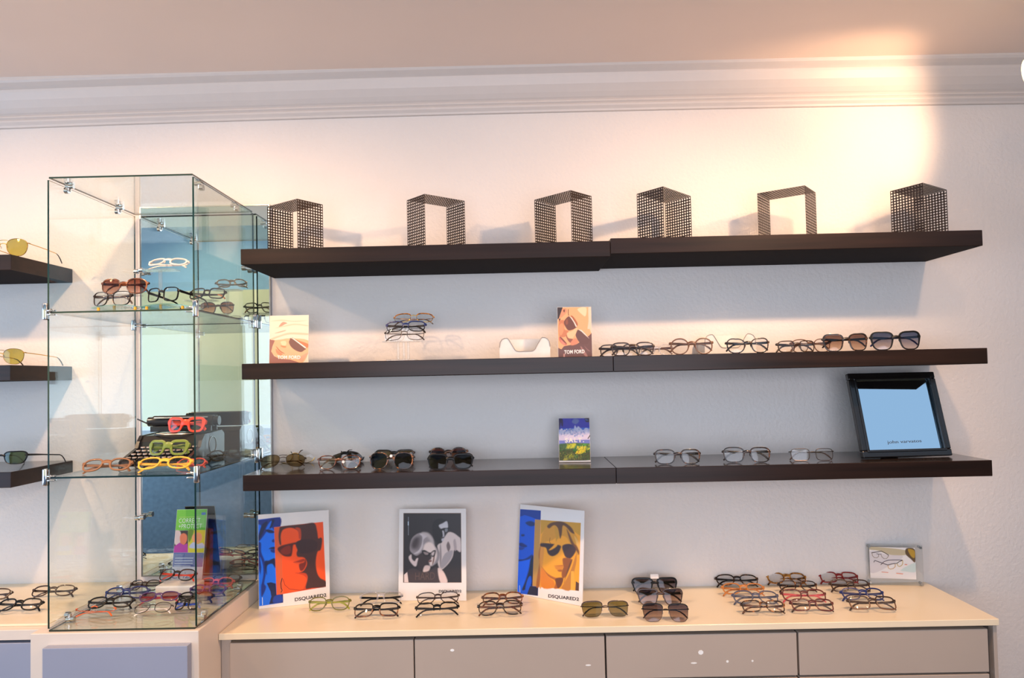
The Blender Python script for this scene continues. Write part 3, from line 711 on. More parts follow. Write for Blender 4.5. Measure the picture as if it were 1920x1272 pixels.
x_, z_ = stem_stand(378, -.215, ony(385, 563, -.215).z-Z2, 'clear acrylic stand holding black eyeglasses behind the right glass panel', .045, group='clear acrylic stands in the case')
pair('black rectangular eyeglasses on a clear stand behind the front edge of the case', GA, (350, 419, 537, 563), z_+.0004, 'rect', 'black', tips='amber', y=-.225, lean=34, rim=.0026, yaw=4, H=.042)

# typewriter on the middle glass shelf
tyX, tyY = -.243, -.30
ty = thing('typewriter', 'vintage black typewriter on the middle glass shelf, draped with colourful eyeglasses', 'typewriter', (tyX, tyY, Z1+.0004)); ty.scale = (1, 1, 1.17)
TW = .100
side = [(.0, .006), (.0, .022), (.075, .045), (.085, .062), (.10, .076), (.215, .080), (.232, .070), (.232, .006)]
m_ = MB(); m_.prism(side, -TW, -TW+.010); m_.prism(side, TW-.010, TW)
m_.prism([(.083, .030), (.090, .060), (.104, .0745), (.205, .0785), (.222, .068), (.222, .010), (.083, .010)], -TW+.010, TW-.010)
m_.build('body', M['typeblack'], ty)
MB().cbox(-TW+.0105, TW-.0105, .0005, .082, .006, .018, .002).build('key_bed', M['typeblack'], ty)
m_ = MB()
for r in range(4):
    for k in range(10):
        x = -TW+.020+k*.0172+r*.003; yy = .012+r*.019; zz = .026+r*.0068
        m_.cyl((x, yy, .017), (x, yy, zz), .0016, n=6); m_.cyl((x, yy, zz), (x, yy, zz+.0028), .0062, 1, n=12)
m_.build('keys', [M['typeblack'], M['keys']], ty, True)
m_ = MB(); m_.cbox(-.05, .05, .0, .012, .020, .0255, .002); m_.xf(Matrix.Translation((0, -.001, 0))); m_.build('space_bar', M['typeblack'], ty)
m_ = MB(); m_.tube([(.062*math.cos(t_), .118-.030*math.sin(t_), .0775+.0006) for t_ in [pi*i/14 for i in range(15)]], (.0022, .0022), 0, 6)
for i in range(1, 14):
    t_ = pi*i/14; m_.tube([(.058*math.cos(t_), .119-.026*math.sin(t_), .0785), (.016*math.cos(t_), .132-.004*math.sin(t_), .0795)], (.0009, .0009), 0, 5)
m_.build('type_basket', M['alu'], ty, True)
m_ = MB(); m_.cbox(-.096, .096, .150, .156, .0815, .096, .001); m_.cbox(-.096, .096, .188, .194, .0815, .122, .001)
cg = m_.build('carriage', M['typeblack'], ty)
m_ = MB(); m_.cyl((-.095, .172, .108), (.095, .172, .108), .0155, n=22); m_.build('platen', mat('platen_rubber', (34, 30, 30), .45), cg, True)
for s in (-1, 1): MB().cyl((s*.096, .172, .108), (s*.112, .172, .108), .0125, n=18).build('platen_knob', M['typeblack'], cg, True)
m_ = MB(); m_.cyl((-.085, .154, .118), (.085, .154, .118), .0028, n=8); m_.build('paper_bail', M['chrome'], cg, True)
m_ = MB(); m_.cyl((-.103, .150, .104), (-.116, .118, .118), .0022, n=8); m_.build('return_lever', M['chrome'], cg, True)
m_ = MB()
for s in (-1, 1):
    m_.tube([(s*(TW+.0008), .150+.024*math.cos(q), .045+.022*math.sin(q)) for q in [2*pi*i/16 for i in range(17)]], (.0012, .0012), 0, 5)
m_.build('side_ring', M['alu'], ty, True)
# pairs around it
pair('chunky red orange eyeglasses on top of the typewriter', GB, (307, 384, 786, 816), Z1+.0945, 'chunky', 'redorange', y=-.187, lean=12, rim=.0064, top=1.25, temple_h=.0075, yaw=-6, H=.047)
pair('chunky green eyeglasses leaning on the typewriter keys', GB, (272, 351, 832, 863), Z1+.037, 'chunky', 'green', lens='demo', y=-.300, lean=18, rim=.0062, top=1.25, temple_h=.0075, yaw=-2, H=.046)
pair('brown wooden round eyeglasses at the front corner of the middle glass shelf', GB, (150, 238, 862, 887), Z1, 'panto', 'wood', temple='wood', lean=44, yaw=10, rim=.0042, temple_h=.005, y=-.395, H=.043)
pair('yellow eyeglasses lying in front of the typewriter', GB, (252, 353, 862, 886), Z1, 'panto', 'yellow', lean=48, yaw=6, rim=.0042, temple_h=.005, y=-.398, H=.043)
pair('dark eyeglasses partly behind the brown wooden pair in the case', GB, (216, 272, 859, 881), Z1, 'panto', 'black', lens='demo', y=-.335, lean=44, yaw=8, rim=.003, H=.04)
pair('coral orange eyeglasses behind the yellow pair in the case', GB, (324, 381, 859, 876), Z1, 'panto', 'coral', y=-.352, lean=60, yaw=4, rim=.0036, H=.038)
pair('black eyeglasses beside the typewriter, behind the right glass panel', GB, (410, 446, 850, 868), Z1, 'panto', 'black', y=-.17, lean=30, yaw=58, rim=.003, H=.036)
# base of the case
pair('bright orange templed rimless eyeglasses at the front corner of the case base', GCc, (130, 206, 1152, 1166), ZG0, 'rect', 'orange', temple='orange', rimless=True, lean=66, yaw=2, yb=1163, H=.036, tips='orange')
pair('black round eyeglasses at the front of the case base, behind the orange pair', GCc, (158, 243, 1128, 1149), ZG0, 'panto', 'black', lean=48, yaw=5, rim=.0034, yb=1150)
pair('blue eyeglasses behind the black round pair on the case base', GCc, (192, 272, 1107, 1129), ZG0, 'panto', 'navy', lean=46, yaw=7, rim=.0036, yb=1131)
pair('thin dark eyeglasses, rearmost in the stack on the case base', GCc, (234, 296, 1099, 1118), ZG0, 'panto', 'dark_brown', lean=46, yaw=-2, rim=.0022, yb=1114)
pair('purple rimmed sunglasses with pinkish lenses on the case base', GCc, (256, 332, 1119, 1136), ZG0, 'panto', 'purple', temple='pink', lens='rose', lean=48, yaw=5, rim=.0028, yb=1138)
pair('thin rimmed eyeglasses with white temples in front of the pinkish sunglasses', GCc, (246, 316, 1138, 1156), ZG0, 'panto', 'gun', temple='white', tips='white', rim=.0012, metal=True, lean=56, yaw=6, yb=1159)
pair('black eyeglasses with bright blue temples by the front edge of the case base', GCc, (322, 370, 1130, 1147), ZG0, 'rect', 'black', temple='blue', lean=48, yaw=4, rim=.003, yb=1149, H=.036)
pair('black half clear eyeglasses behind the bright blue templed pair', GCc, (328, 396, 1120, 1136), ZG0, 'panto', 'black', lens='demo', lean=50, yaw=0, rim=.003, yb=1137)
pair('purple blue eyeglasses in front of the coral pair on the case base', GCc, (348, 420, 1104, 1122), ZG0, 'panto', 'purple', temple='navy', lean=50, yaw=0, rim=.0032, yb=1124)
pair('coral red eyeglasses near the back of the case base', GCc, (368, 434, 1090, 1108), ZG0, 'panto', 'coral', lean=50, yaw=2, rim=.0030, yb=1110)
pair('dark round eyeglasses by the rear corner of the case base', GCc, (392, 448, 1078, 1093), ZG0, 'panto', 'dark_brown', lean=56, yaw=4, rim=.0028, yb=1101)
bp = onz(328, 1119, ZG0)
bx = MB().cbox(-.062, .062, 0, .062, 0, .031, .004).build('white_box', M['white'], loc=(bp.x, bp.y, ZG0+.0004))
tag(bx, 'small white box on the case base carrying dark eyeglasses with red temples', 'box')
pair('dark eyeglasses with red temples on the white box', GCc, (288, 362, 1074, 1096), ZG0+.0316, 'panto', 'dtort', temple='redorange', y=bp.y+.02, lean=46, yaw=-6, rim=.0028, H=.040)

# ------------------------------------------------------------------ printed cards
class Card:
    """flat card through four photo corners; u along the bottom edge, v up the leaning face"""
    def __init__(self, TL, TR, BR, BL, zs=None, y0=None, yr=None):
        if zs is not None and y0 is None: self.bl = onz(*BL, zs); self.br = onz(*BR, zs)
        else:
            self.bl = ony(*BL, y0); self.br = ony(*BR, yr if yr is not None else y0)
            z = zs if zs is not None else (self.bl.z+self.br.z)/2
            self.bl.z = self.br.z = z
        self.u = (self.br-self.bl); self.W = self.u.length; self.u.normalize()
        back = Vector((-self.u.y, self.u.x, 0))
        best = None
        for k in range(0, 400):
            th = math.radians(k*.1); v = Vector((0, 0, 1))*math.cos(th)+back*math.sin(th)
            n_ = self.u.cross(v)
            q = [self.hit(p, n_) for p in (TL, TR)]
            uv = [((a-self.bl).dot(self.u), (a-self.bl).dot(v)) for a in q]
            err = (uv[0][0])**2+(uv[1][0]-self.W)**2+((uv[0][1]-uv[1][1])*.7)**2
            if best is None or err < best[0]: best = (err, k*.1, v, n_, (uv[0][1]+uv[1][1])/2)
        _, self.lean, self.v, self.n, self.H = best
        if self.n.dot(CAM-self.bl) < 0: self.n = -self.n
        self.org = (self.bl+self.br)/2
    def hit(self, p, n_):
        d = ray(*p); return CAM+d*((self.bl-CAM).dot(n_)/d.dot(n_))
    def loc(self, p):
        a = self.hit(p, self.n)-self.org; return a.dot(self.u), a.dot(self.v)
    def make(self, name, label, cat, group=None, thick=.0022, face='card', border=None):
        yaw = math.atan2(self.u.y, self.u.x)
        self.t = thing(name, label, cat, (self.org.x, self.org.y, self.org.z+.0006), (0, 0, yaw), group)
        self.Mx = Matrix.Rotation(-math.radians(self.lean), 4, 'X')      # card plane inside the thing's frame
        m_ = MB().box(-self.W/2, self.W/2, 0, thick, 0, self.H); m_.xf(self.Mx)
        zmin = min(v.z for v in m_.v)
        self.t.location.z -= min(0, zmin)
        m_.build('board', M[face] if isinstance(face, str) else face, self.t)
        self.k = 0; return self
    def easel(self):
        h = self.H*.62; a = self.Mx @ Vector((0, .003, h)); foot = Vector((0, a.y+.05, 0))
        m_ = MB(); d = .0009
        m_.add([(-.022, a.y, a.z), (.022, a.y, a.z), (.03, foot.y, .0006), (-.03, foot.y, .0006), (-.022, a.y+d, a.z+d), (.022, a.y+d, a.z+d), (.03, foot.y+d, .0006+d), (-.03, foot.y+d, .0006+d)],
               [(0, 1, 2, 3), (4, 5, 6, 7), (0, 1, 5, 4), (1, 2, 6, 5), (2, 3, 7, 6), (3, 0, 4, 7)])
        m_.build('easel_leg', M['card'], self.t)
    def art(self, crop, polys, name='print', rough=.42, soft=9, speckle=()):
        """the printed picture: soft-edged colour areas given as (colour, points, smooth) in the pixels of a photo crop (x0, y0, scale),
        laid over each other and stored as a colour attribute on a fine grid covering the area of the first one"""
        x0, y0, s = crop
        def dens(pts):
            o = []; n_ = len(pts)
            for i in range(n_):
                p0, p1, p2, p3 = pts[i-1], pts[i], pts[(i+1) % n_], pts[(i+2) % n_]
                for e in (0, .25, .5, .75):
                    o.append(tuple(.5*((2*p1[c])+(-p0[c]+p2[c])*e+(2*p0[c]-5*p1[c]+4*p2[c]-p3[c])*e*e+(-p0[c]+3*p1[c]-3*p2[c]+p3[c])*e**3) for c in (0, 1)))
            return o
        first = [self.loc((x0+a/s, y0+b/s)) for p in polys if not (len(p) > 2 and p[2]) for a, b in p[1]]
        e = .0006
        u0 = max(-self.W/2+e, min(p[0] for p in first)); u1 = min(self.W/2-e, max(p[0] for p in first)); v0 = max(e, min(p[1] for p in first)); v1 = min(self.H-e, max(p[1] for p in first))
        st = .0009; nu = max(8, int((u1-u0)/st)); nv = max(8, int((v1-v0)/st))
        U, V = np.meshgrid(np.linspace(u0, u1, nu), np.linspace(v0, v1, nv))
        yaw_ = Vector((self.u.x, self.u.y, 0))
        Pw = np.array(self.org)[None, None]+U[..., None]*np.array(self.u)+V[..., None]*np.array(self.v)
        d = Pw-np.array(CAM); zc_ = d @ np.array(_f)
        A = (960+F*(d @ np.array(_r))/zc_-x0)*s; B = (636+SHIFT-F*(d @ np.array(_u))/zc_-y0)*s
        img = np.ones(A.shape+(3,))*np.array(lin((238, 232, 228))[:3])
        def put(col, pts, sf):
            P_ = np.array(pts); lo = P_.min(0)-sf; hi = P_.max(0)+sf
            m = (A >= lo[0]) & (A <= hi[0]) & (B >= lo[1]) & (B <= hi[1])
            if not m.any(): return
            a, b = A[m], B[m]; dist = np.full(a.shape, 1e9); ins = np.zeros(a.shape, bool)
            for i in range(len(P_)):
                (xa, ya), (xb, yb) = P_[i-1], P_[i]; dx, dy = xb-xa, yb-ya; l2 = dx*dx+dy*dy or 1e-9
                t = np.clip(((a-xa)*dx+(b-ya)*dy)/l2, 0, 1); dist = np.minimum(dist, np.hypot(a-xa-t*dx, b-ya-t*dy))
                c_ = ((ya > b) != (yb > b)); ins ^= c_ & (a < (xb-xa)*(b-ya)/((yb-ya) if yb != ya else 1e-9)+xa)
            sd = np.where(ins, dist, -dist); al = np.clip(.5+sd/(2*sf), 0, 1); al = al*al*(3-2*al)
            img[m] = img[m]*(1-al[:, None])+np.array(lin(col)[:3])*al[:, None]
        for pl in polys:
            sm = len(pl) > 2 and pl[2]
            put(pl[0], dens(pl[1]) if sm else pl[1], (pl[3] if len(pl) > 3 else soft) if sm else 3.5)
        rng = random.Random(5)
        for (cols, xa, xb, ya, yb, cnt, rr) in speckle:
            for _ in range(cnt):
                cx_, cy_ = rng.uniform(xa, xb), rng.uniform(ya, yb); r_ = rng.uniform(.4, 1)*rr
                put(rng.choice(cols), [(cx_+r_*rng.uniform(.5, 1.2)*math.cos(q), cy_+r_*rng.uniform(.5, 1.2)*math.sin(q)) for q in [2*pi*i/7 for i in range(7)]], 3)
        self.k += 1; off = -.00012*self.k-.0001
        vs = [tuple(self.Mx @ Vector((u_, off, v_))) for u_, v_ in zip(U.ravel(), V.ravel())]
        fs = [(j*nu+i, j*nu+i+1, (j+1)*nu+i+1, (j+1)*nu+i) for j in range(nv-1) for i in range(nu-1)]
        me = bpy.data.meshes.new(name); me.from_pydata(vs, [], fs)
        at = me.color_attributes.new('ink', 'FLOAT_COLOR', 'POINT')
        buf = np.ones((nu*nv, 4), np.float32); buf[:, :3] = img.reshape(-1, 3); at.data.foreach_set('color', buf.ravel())
        if 'printed_ink' not in MATS:
            m, nt, out = nodes('printed_ink'); bs = nt.nodes.new('ShaderNodeBsdfPrincipled'); an = nt.nodes.new('ShaderNodeAttribute'); an.attribute_name = 'ink'
            bs.inputs['Roughness'].default_value = rough; nt.links.new(an.outputs['Color'], bs.inputs['Base Color']); nt.links.new(bs.outputs[0], out.inputs['Surface']); MATS['printed_ink'] = m
        me.materials.append(MATS['printed_ink'])
        # keep only the cells inside the first area when that is a slanted rectangle
        o = bpy.data.objects.new(name, me); COL.objects.link(o); o.parent = self.t; return o
    def stroke(self, crop, lines, name='line_art'):
        """lines: (colour, width px of the crop, points)"""
        x0, y0, s = crop; m_ = MB(); mats = []; idx = {}
        for col, wd, pts in lines:
            q = [self.loc((x0+a/s, y0+b/s)) for a, b in pts]; w_ = wd/s*mpp(self.org.y)/2; self.k += 1; off = -.00012*self.k-.0001
            key = tuple(col)
            if key not in idx: idx[key] = len(mats); mats.append(mat('print_%d_%d_%d' % key, key, .45, var=.02))
            n_ = len(q); vs = []
            for i in range(n_):
                a, b = q[max(0, i-1)], q[min(n_-1, i+1)]; dx, dz = b[0]-a[0], b[1]-a[1]; l = math.hypot(dx, dz) or 1
                for sg in (-1, 1): vs.append(self.Mx @ Vector((q[i][0]-dz/l*w_*sg, off, q[i][1]+dx/l*w_*sg)))
            m_.add(vs, [[2*i, 2*i+2, 2*i+3, 2*i+1] for i in range(n_-1)], idx[key])
        return m_.build(name, mats, self.t)
    def text(self, crop, s_, left, right, height, m, bold=.0, shear=0, name='lettering', space=1.0):
        """lettering whose baseline runs from left to right (crop pixels) with capitals of the given height"""
        x0, y0, s = crop
        a = self.loc((x0+left[0]/s, y0+left[1]/s)); b = self.loc((x0+right[0]/s, y0+right[1]/s)); h = self.loc((x0+left[0]/s, y0+(left[1]-height)/s))[1]-a[1]
        cu = bpy.data.curves.new('tmp', 'FONT'); cu.body = s_; cu.size = 1; cu.offset = bold; cu.shear = shear; cu.space_character = space; cu.resolution_u = 3
        ob = bpy.data.objects.new('tmp', cu); COL.objects.link(ob); bpy.context.view_layer.update()
        me = bpy.data.meshes.new_from_object(ob.evaluated_get(bpy.context.evaluated_depsgraph_get()))
        bpy.data.objects.remove(ob)
        xs_ = [v.co.x for v in me.vertices]; ys_ = [v.co.y for v in me.vertices]
        xa, xb = min(xs_), max(xs_); ya, yb_ = 0, max(ys_)
        L_ = math.hypot(b[0]-a[0], b[1]-a[1]); ux, uz = (b[0]-a[0])/L_, (b[1]-a[1])/L_
        self.k += 1; off = -.00012*self.k-.0002
        for v in me.vertices:
            p = (v.co.x-xa)/(xb-xa)*L_; q = (v.co.y-ya)/(yb_-ya)*h
            v.co = self.Mx @ Vector((a[0]+ux*p-uz*q*.0, off, a[1]+uz*p+q))
        me.materials.append(m); me.name = name
        bm = bmesh.new(); bm.from_mesh(me); bmesh.ops.triangulate(bm, faces=bm.faces[:])
        fdir = self.Mx.to_3x3() @ Vector((0, -1, 0))
        for f in bm.faces:
            f.normal_update(); f.smooth = False
            if f.normal.dot(fdir) < 0: f.normal_flip()
        bm.to_mesh(me); bm.free()
        o = bpy.data.objects.new(name, me); COL.objects.link(o); o.parent = self.t; return o

GP = 'large photo cards standing on the long worktop'
C1 = (475, 945, 6.3625)
k = Card((479.4, 968.3), (611.4, 955.5), (618.5, 1129), (485.5, 1143), ZK).make('photo_card', 'white photo card with a blue strip and an orange portrait of a man in sunglasses', 'photo card', GP); k.easel()
print('card1 lean', k.lean, k.W, k.H)
B0, B1, B2 = (0, 112, 245), (3, 40, 130), (8, 26, 74)
blue = [(33, 195), (320, 162), (356, 1183), (70, 1226)]
art1 = [(B0, blue), (B1, [(36, 240), (40, 205), (150, 185), (320, 166), (322, 272), (250, 283), (248, 318), (215, 285), (170, 320), (120, 390), (80, 440), (50, 450), (60, 380), (95, 270)], 1),
           (B2, [(95, 270), (150, 215), (170, 230), (130, 320), (80, 420), (60, 420)], 1), (B2, [(200, 200), (250, 190), (240, 240), (205, 300), (190, 260)], 1), (B0, [(150, 300), (205, 210), (215, 225), (185, 300)], 1),
           (B2, [(145, 322), (190, 310), (246, 330), (246, 350), (190, 352)], 1), (B1, [(222, 440), (246, 425), (250, 462), (228, 460)], 1), (B2, [(185, 540), (215, 522), (255, 518), (255, 545), (215, 545)], 1), (B1, [(205, 552), (255, 548), (256, 588), (218, 580)], 1),
           (B1, [(46, 480), (90, 470), (95, 580), (140, 700), (150, 830), (130, 950), (152, 1000), (115, 1095), (95, 1105), (92, 1000), (100, 900), (70, 800), (55, 650)], 1), (B0, [(80, 640), (110, 720), (120, 840), (95, 960), (85, 860), (95, 760)], 1),
           (B2, [(135, 690), (185, 680), (258, 655), (263, 770), (225, 720), (165, 745), (160, 850), (140, 780)], 1), (B2, [(160, 950), (210, 940), (268, 955), (276, 1080), (354, 1080), (356, 1183), (190, 1200), (215, 1110), (205, 1050)]),
           ((12, 60, 160), [(250, 1110), (330, 1090), (350, 1170), (240, 1185)], 1)]
O0, D0, D1 = (252, 84, 18), (72, 38, 34), (86, 28, 18)
k.art(C1, art1+[((226, 94, 44), [(248, 283), (342, 272), (356, 1081), (277, 1090)]), (O0, [(330, 274), (832, 218), (866, 993), (355, 1081)]),
           (D0, [(325, 278), (420, 262), (600, 245), (725, 232), (760, 320), (775, 412), (800, 405), (822, 430), (805, 548), (765, 580), (745, 700), (760, 820), (800, 890), (862, 925), (866, 992), (700, 1010), (622, 1012), (645, 900), (630, 850), (545, 830), (600, 800), (640, 720), (620, 660), (585, 640), (530, 635), (515, 590), (540, 520), (520, 470), (565, 430), (545, 340), (490, 300), (430, 290), (370, 305), (340, 335), (325, 400), (332, 490), (312, 480), (300, 390), (310, 310)], 1),
           ((190, 60, 24), [(500, 290), (560, 300), (570, 400), (545, 420), (535, 340)], 1),
           (D1, [(288, 540), (330, 505), (430, 478), (520, 462), (505, 488), (475, 500), (462, 600), (440, 632), (370, 628), (318, 590)], 1), ((132, 36, 16), [(325, 560), (380, 515), (440, 505), (445, 585), (400, 610), (345, 600)], 1),
           ((58, 32, 33), [(505, 470), (580, 430), (700, 430), (765, 470), (745, 560), (640, 592), (560, 592), (525, 550)], 1),
           ((168, 44, 14), [(478, 702), (530, 682), (600, 660), (612, 685), (570, 705), (520, 705)], 1), ((228, 80, 24), [(490, 712), (560, 706), (608, 690), (580, 722), (530, 728)], 1), ((120, 34, 18), [(545, 726), (605, 700), (620, 660), (632, 720), (600, 790), (560, 800)], 1),
           ((205, 62, 16), [(500, 830), (560, 826), (640, 850), (620, 1000), (600, 1012), (640, 920), (600, 860)], 1)])
k.stroke(C1, [((70, 24, 16), 9, [(345, 890), (328, 950), (332, 1010), (345, 1035), (330, 1062)]), ((150, 44, 16), 6, [(355, 900), (375, 970), (430, 1020), (560, 1035), (690, 1010)]), ((230, 240, 250), 6, [(108, 1120), (110, 1212)])])
k.text(C1, 'DSQUARED2', (495, 1166), (872, 1108), 40, M['ink'], .024)

C2 = (740, 945, 6.3625)
k = Card((749.4, 954.6), (872.5, 955.6), (874.4, 1127.5), (747, 1127), ZK).make('photo_card', 'white bordered black and white photo card of a couple wearing glasses', 'photo card', GP); k.easel()
print('card2 lean', k.lean, k.W, k.H)
N0, N1, L0, L1 = (44, 39, 42), (66, 54, 56), (214, 198, 194), (168, 158, 160)
k.art(C2, [((120, 84, 60), [(104, 114), (792, 114), (799, 946), (101, 946)]), (N0, [(110, 119), (788, 119), (794, 941), (106, 941)]),
           (L0, [(530, 480), (590, 410), (640, 345), (700, 352), (760, 395), (786, 430), (787, 575), (735, 552), (708, 560), (690, 640), (640, 720), (560, 792), (532, 770), (512, 690), (532, 600), (510, 515)], 1),
           (L1, [(600, 600), (690, 560), (680, 640), (620, 730), (560, 780), (550, 720)], 1), ((112, 98, 98), [(618, 505), (640, 455), (665, 520), (640, 575)], 1), ((150, 138, 138), [(540, 500), (552, 500), (560, 640), (545, 770), (535, 640)], 1), ((176, 160, 160), [(700, 450), (725, 430), (740, 540), (715, 560)], 1),
           ((26, 24, 28), [(450, 250), (500, 190), (560, 180), (610, 200), (620, 218), (545, 245), (530, 290), (560, 330), (580, 400), (560, 470), (510, 470), (460, 400)], 1),
           ((196, 194, 200), [(528, 262), (575, 236), (624, 214), (634, 292), (590, 292), (552, 300)], 1), ((190, 186, 194), [(568, 318), (585, 320), (592, 392), (586, 440), (565, 450), (560, 425), (576, 385)], 1), ((28, 26, 30), [(540, 308), (600, 292), (660, 288), (660, 304), (640, 308), (634, 342), (598, 346), (580, 322), (556, 326)]), ((126, 128, 134), [(602, 304), (630, 302), (628, 334), (602, 338)], 1), ((60, 52, 54), [(556, 404), (590, 398), (586, 412), (560, 420)], 1),
           ((150, 140, 142), [(180, 540), (200, 430), (260, 368), (340, 346), (420, 372), (460, 430), (472, 500), (520, 560), (532, 640), (512, 700), (445, 748), (425, 720), (440, 600), (400, 470), (372, 500), (330, 580), (265, 624), (205, 590)], 1),
           ((104, 95, 98), [(196, 520), (222, 425), (280, 390), (318, 405), (312, 480), (282, 545), (228, 552)], 1, 34), ((70, 60, 62), [(205, 500), (225, 440), (262, 410), (285, 430), (270, 500), (232, 530)], 1, 26), ((198, 188, 190), [(300, 365), (350, 360), (400, 385), (345, 430), (335, 520), (290, 590), (230, 600), (290, 555), (325, 480), (330, 400)], 1),
           ((186, 174, 172), [(330, 350), (400, 355), (452, 420), (470, 500), (440, 540), (420, 440), (380, 390)], 1, 22), ((232, 212, 204), [(352, 500), (400, 462), (452, 480), (492, 550), (502, 640), (462, 720), (425, 742), (410, 690), (440, 650), (420, 600), (345, 585)], 1, 16), ((58, 46, 47), [(330, 588), (380, 600), (424, 602), (436, 652), (404, 690), (408, 738), (360, 760), (300, 800), (265, 720), (255, 660), (280, 620)], 1, 16),
           ((220, 200, 196), [(168, 640), (198, 610), (205, 660), (238, 690), (258, 660), (280, 655), (270, 700), (258, 745), (230, 745), (185, 692)], 1), ((222, 196, 188), [(360, 745), (424, 750), (400, 812), (340, 816)], 1), (N1, [(150, 812), (230, 775), (330, 818), (420, 802), (505, 765), (545, 941), (160, 941)], 1),
           ((226, 206, 200), [(113, 850), (150, 818), (165, 941), (113, 941)]), ((226, 202, 196), [(515, 778), (560, 790), (602, 850), (628, 941), (545, 941)], 1), ((118, 78, 66), [(462, 640), (480, 600), (470, 690), (448, 735)], 1),
           ((30, 26, 28), [(324, 566), (360, 556), (420, 586), (466, 558), (492, 566), (474, 632), (440, 634), (428, 606), (402, 628), (360, 624), (336, 602)], 1), ((150, 132, 130), [(346, 578), (400, 592), (394, 612), (360, 608)], 1), ((210, 192, 188), [(440, 594), (474, 574), (464, 616), (446, 620)], 1), ((120, 60, 56), [(404, 686), (438, 676), (440, 694), (412, 700)], 1)])
k.stroke(C2, [((120, 124, 132), 9, [(164, 160), (164, 380)]), ((190, 205, 220), 12, [(163, 215), (163, 262)])])
k.text(C2, 'HARD', (245, 912), (480, 908), 88, mat('print_faint', (92, 74, 70), .5), .0)
k.text(C2, 'DSQUARED2', (528, 1062), (796, 1060), 30, M['ink'], .024)

C3 = (960, 940, 6.3625)
k = Card((975.4, 948.6), (1096, 956.5), (1092, 1138), (969.7, 1114.5), ZK).make('photo_card', 'white photo card with a blue strip and a golden portrait in aviator sunglasses', 'photo card', GP); k.easel()
print('card3 lean', k.lean, k.W, k.H)
art3 = [((0, 82, 216), [(98, 100), (344, 117), (310, 1134), (60, 1105)]), ((10, 48, 150), [(98, 100), (344, 117), (342, 228), (300, 222), (220, 190), (150, 170), (98, 190)]), ((14, 36, 104), [(160, 262), (220, 242), (272, 262), (268, 296), (210, 302)], 1), ((14, 36, 104), [(112, 402), (145, 400), (148, 420), (116, 424)], 1),
           ((8, 34, 118), [(82, 512), (120, 502), (182, 540), (150, 556), (100, 545)], 1), ((12, 52, 150), [(84, 552), (150, 560), (120, 586), (84, 582)], 1), ((0, 98, 246), [(80, 725), (180, 700), (215, 690), (190, 830), (150, 960), (110, 1080), (62, 1100)], 1), ((10, 40, 120), [(82, 700), (160, 690), (240, 640), (220, 690), (150, 712), (82, 722)], 1),
           ((16, 24, 58), [(252, 650), (258, 760), (246, 1015), (215, 1005), (160, 1060), (120, 1060), (160, 960), (200, 830), (222, 700)], 1), ((30, 28, 56), [(215, 1018), (312, 1026), (308, 1134), (180, 1118)]), ((0, 82, 216), [(190, 930), (225, 900), (230, 990), (175, 1060), (160, 1040)], 1)]
Y0 = (246, 166, 26)
k.art(C3, art3+[((192, 142, 66), [(274, 222), (343, 228), (312, 1025), (245, 1018)]), (Y0, [(343, 228), (822, 265), (798, 1076), (310, 1025)]), ((206, 150, 30), [(343, 228), (822, 265), (815, 420), (760, 380), (640, 270), (440, 280), (345, 400)]),
           ((214, 148, 34), [(340, 520), (370, 370), (440, 285), (540, 252), (640, 272), (720, 340), (780, 450), (800, 560), (800, 640), (765, 640), (745, 560), (690, 500), (640, 430), (560, 420), (480, 470), (400, 492), (350, 512)], 1),
           ((158, 92, 30), [(318, 640), (345, 500), (352, 560), (340, 640), (352, 760), (345, 900), (325, 1026), (290, 1022), (300, 900), (325, 740)], 1), ((226, 148, 50), [(345, 540), (385, 545), (365, 780), (350, 1028), (328, 1026), (340, 900), (330, 700)], 1),
           ((96, 58, 22), [(420, 300), (480, 258), (600, 250), (700, 310), (745, 390), (700, 375), (645, 312), (605, 300), (594, 400), (572, 450), (548, 330), (500, 292), (445, 330)], 1), ((204, 146, 28), [(505, 300), (540, 330), (560, 430), (530, 500), (520, 420)], 1), ((120, 72, 26), [(652, 340), (690, 400), (735, 500), (790, 560), (800, 640), (770, 600), (700, 500)], 1), ((236, 178, 84), [(745, 420), (800, 500), (808, 600), (770, 520)], 1),
           ((62, 36, 28), [(340, 512), (400, 504), (570, 530), (578, 575), (545, 632), (482, 662), (430, 632), (405, 562), (345, 545)], 1), ((70, 44, 40), [(600, 540), (660, 514), (722, 526), (764, 580), (742, 640), (692, 692), (640, 672), (612, 612)], 1), (Y0, [(440, 588), (485, 545), (520, 500), (545, 455), (562, 470), (535, 540), (475, 582)], 1),
           ((150, 82, 24), [(612, 684), (700, 690), (716, 720), (690, 790), (640, 905), (602, 922), (592, 860), (612, 790), (606, 740)], 1), ((196, 104, 20), [(503, 778), (560, 770), (612, 768), (608, 782), (560, 786)], 1), ((218, 134, 28), [(515, 788), (610, 786), (602, 812), (570, 836), (535, 822)], 1), ((170, 92, 22), [(545, 828), (600, 822), (596, 846), (560, 846)], 1),
           ((176, 94, 20), [(352, 785), (430, 870), (520, 918), (604, 924), (585, 1000), (545, 1046), (500, 1042), (520, 960), (430, 900)], 1), ((224, 128, 20), [(352, 800), (430, 900), (505, 965), (490, 1040), (352, 1028)], 1), ((110, 58, 20), [(520, 930), (610, 922), (590, 1010), (550, 1046), (530, 1000)], 1),
           ((196, 124, 36), [(765, 640), (720, 780), (668, 900), (610, 1000), (592, 1048), (700, 1064), (740, 860), (770, 720)], 1), ((240, 172, 50), [(704, 840), (738, 840), (748, 1000), (735, 1068), (700, 1064)]), ((106, 62, 26), [(690, 740), (720, 700), (690, 800), (640, 920), (620, 980), (650, 860)], 1), ((92, 54, 26), [(762, 960), (800, 985), (798, 1076), (756, 1070)])])
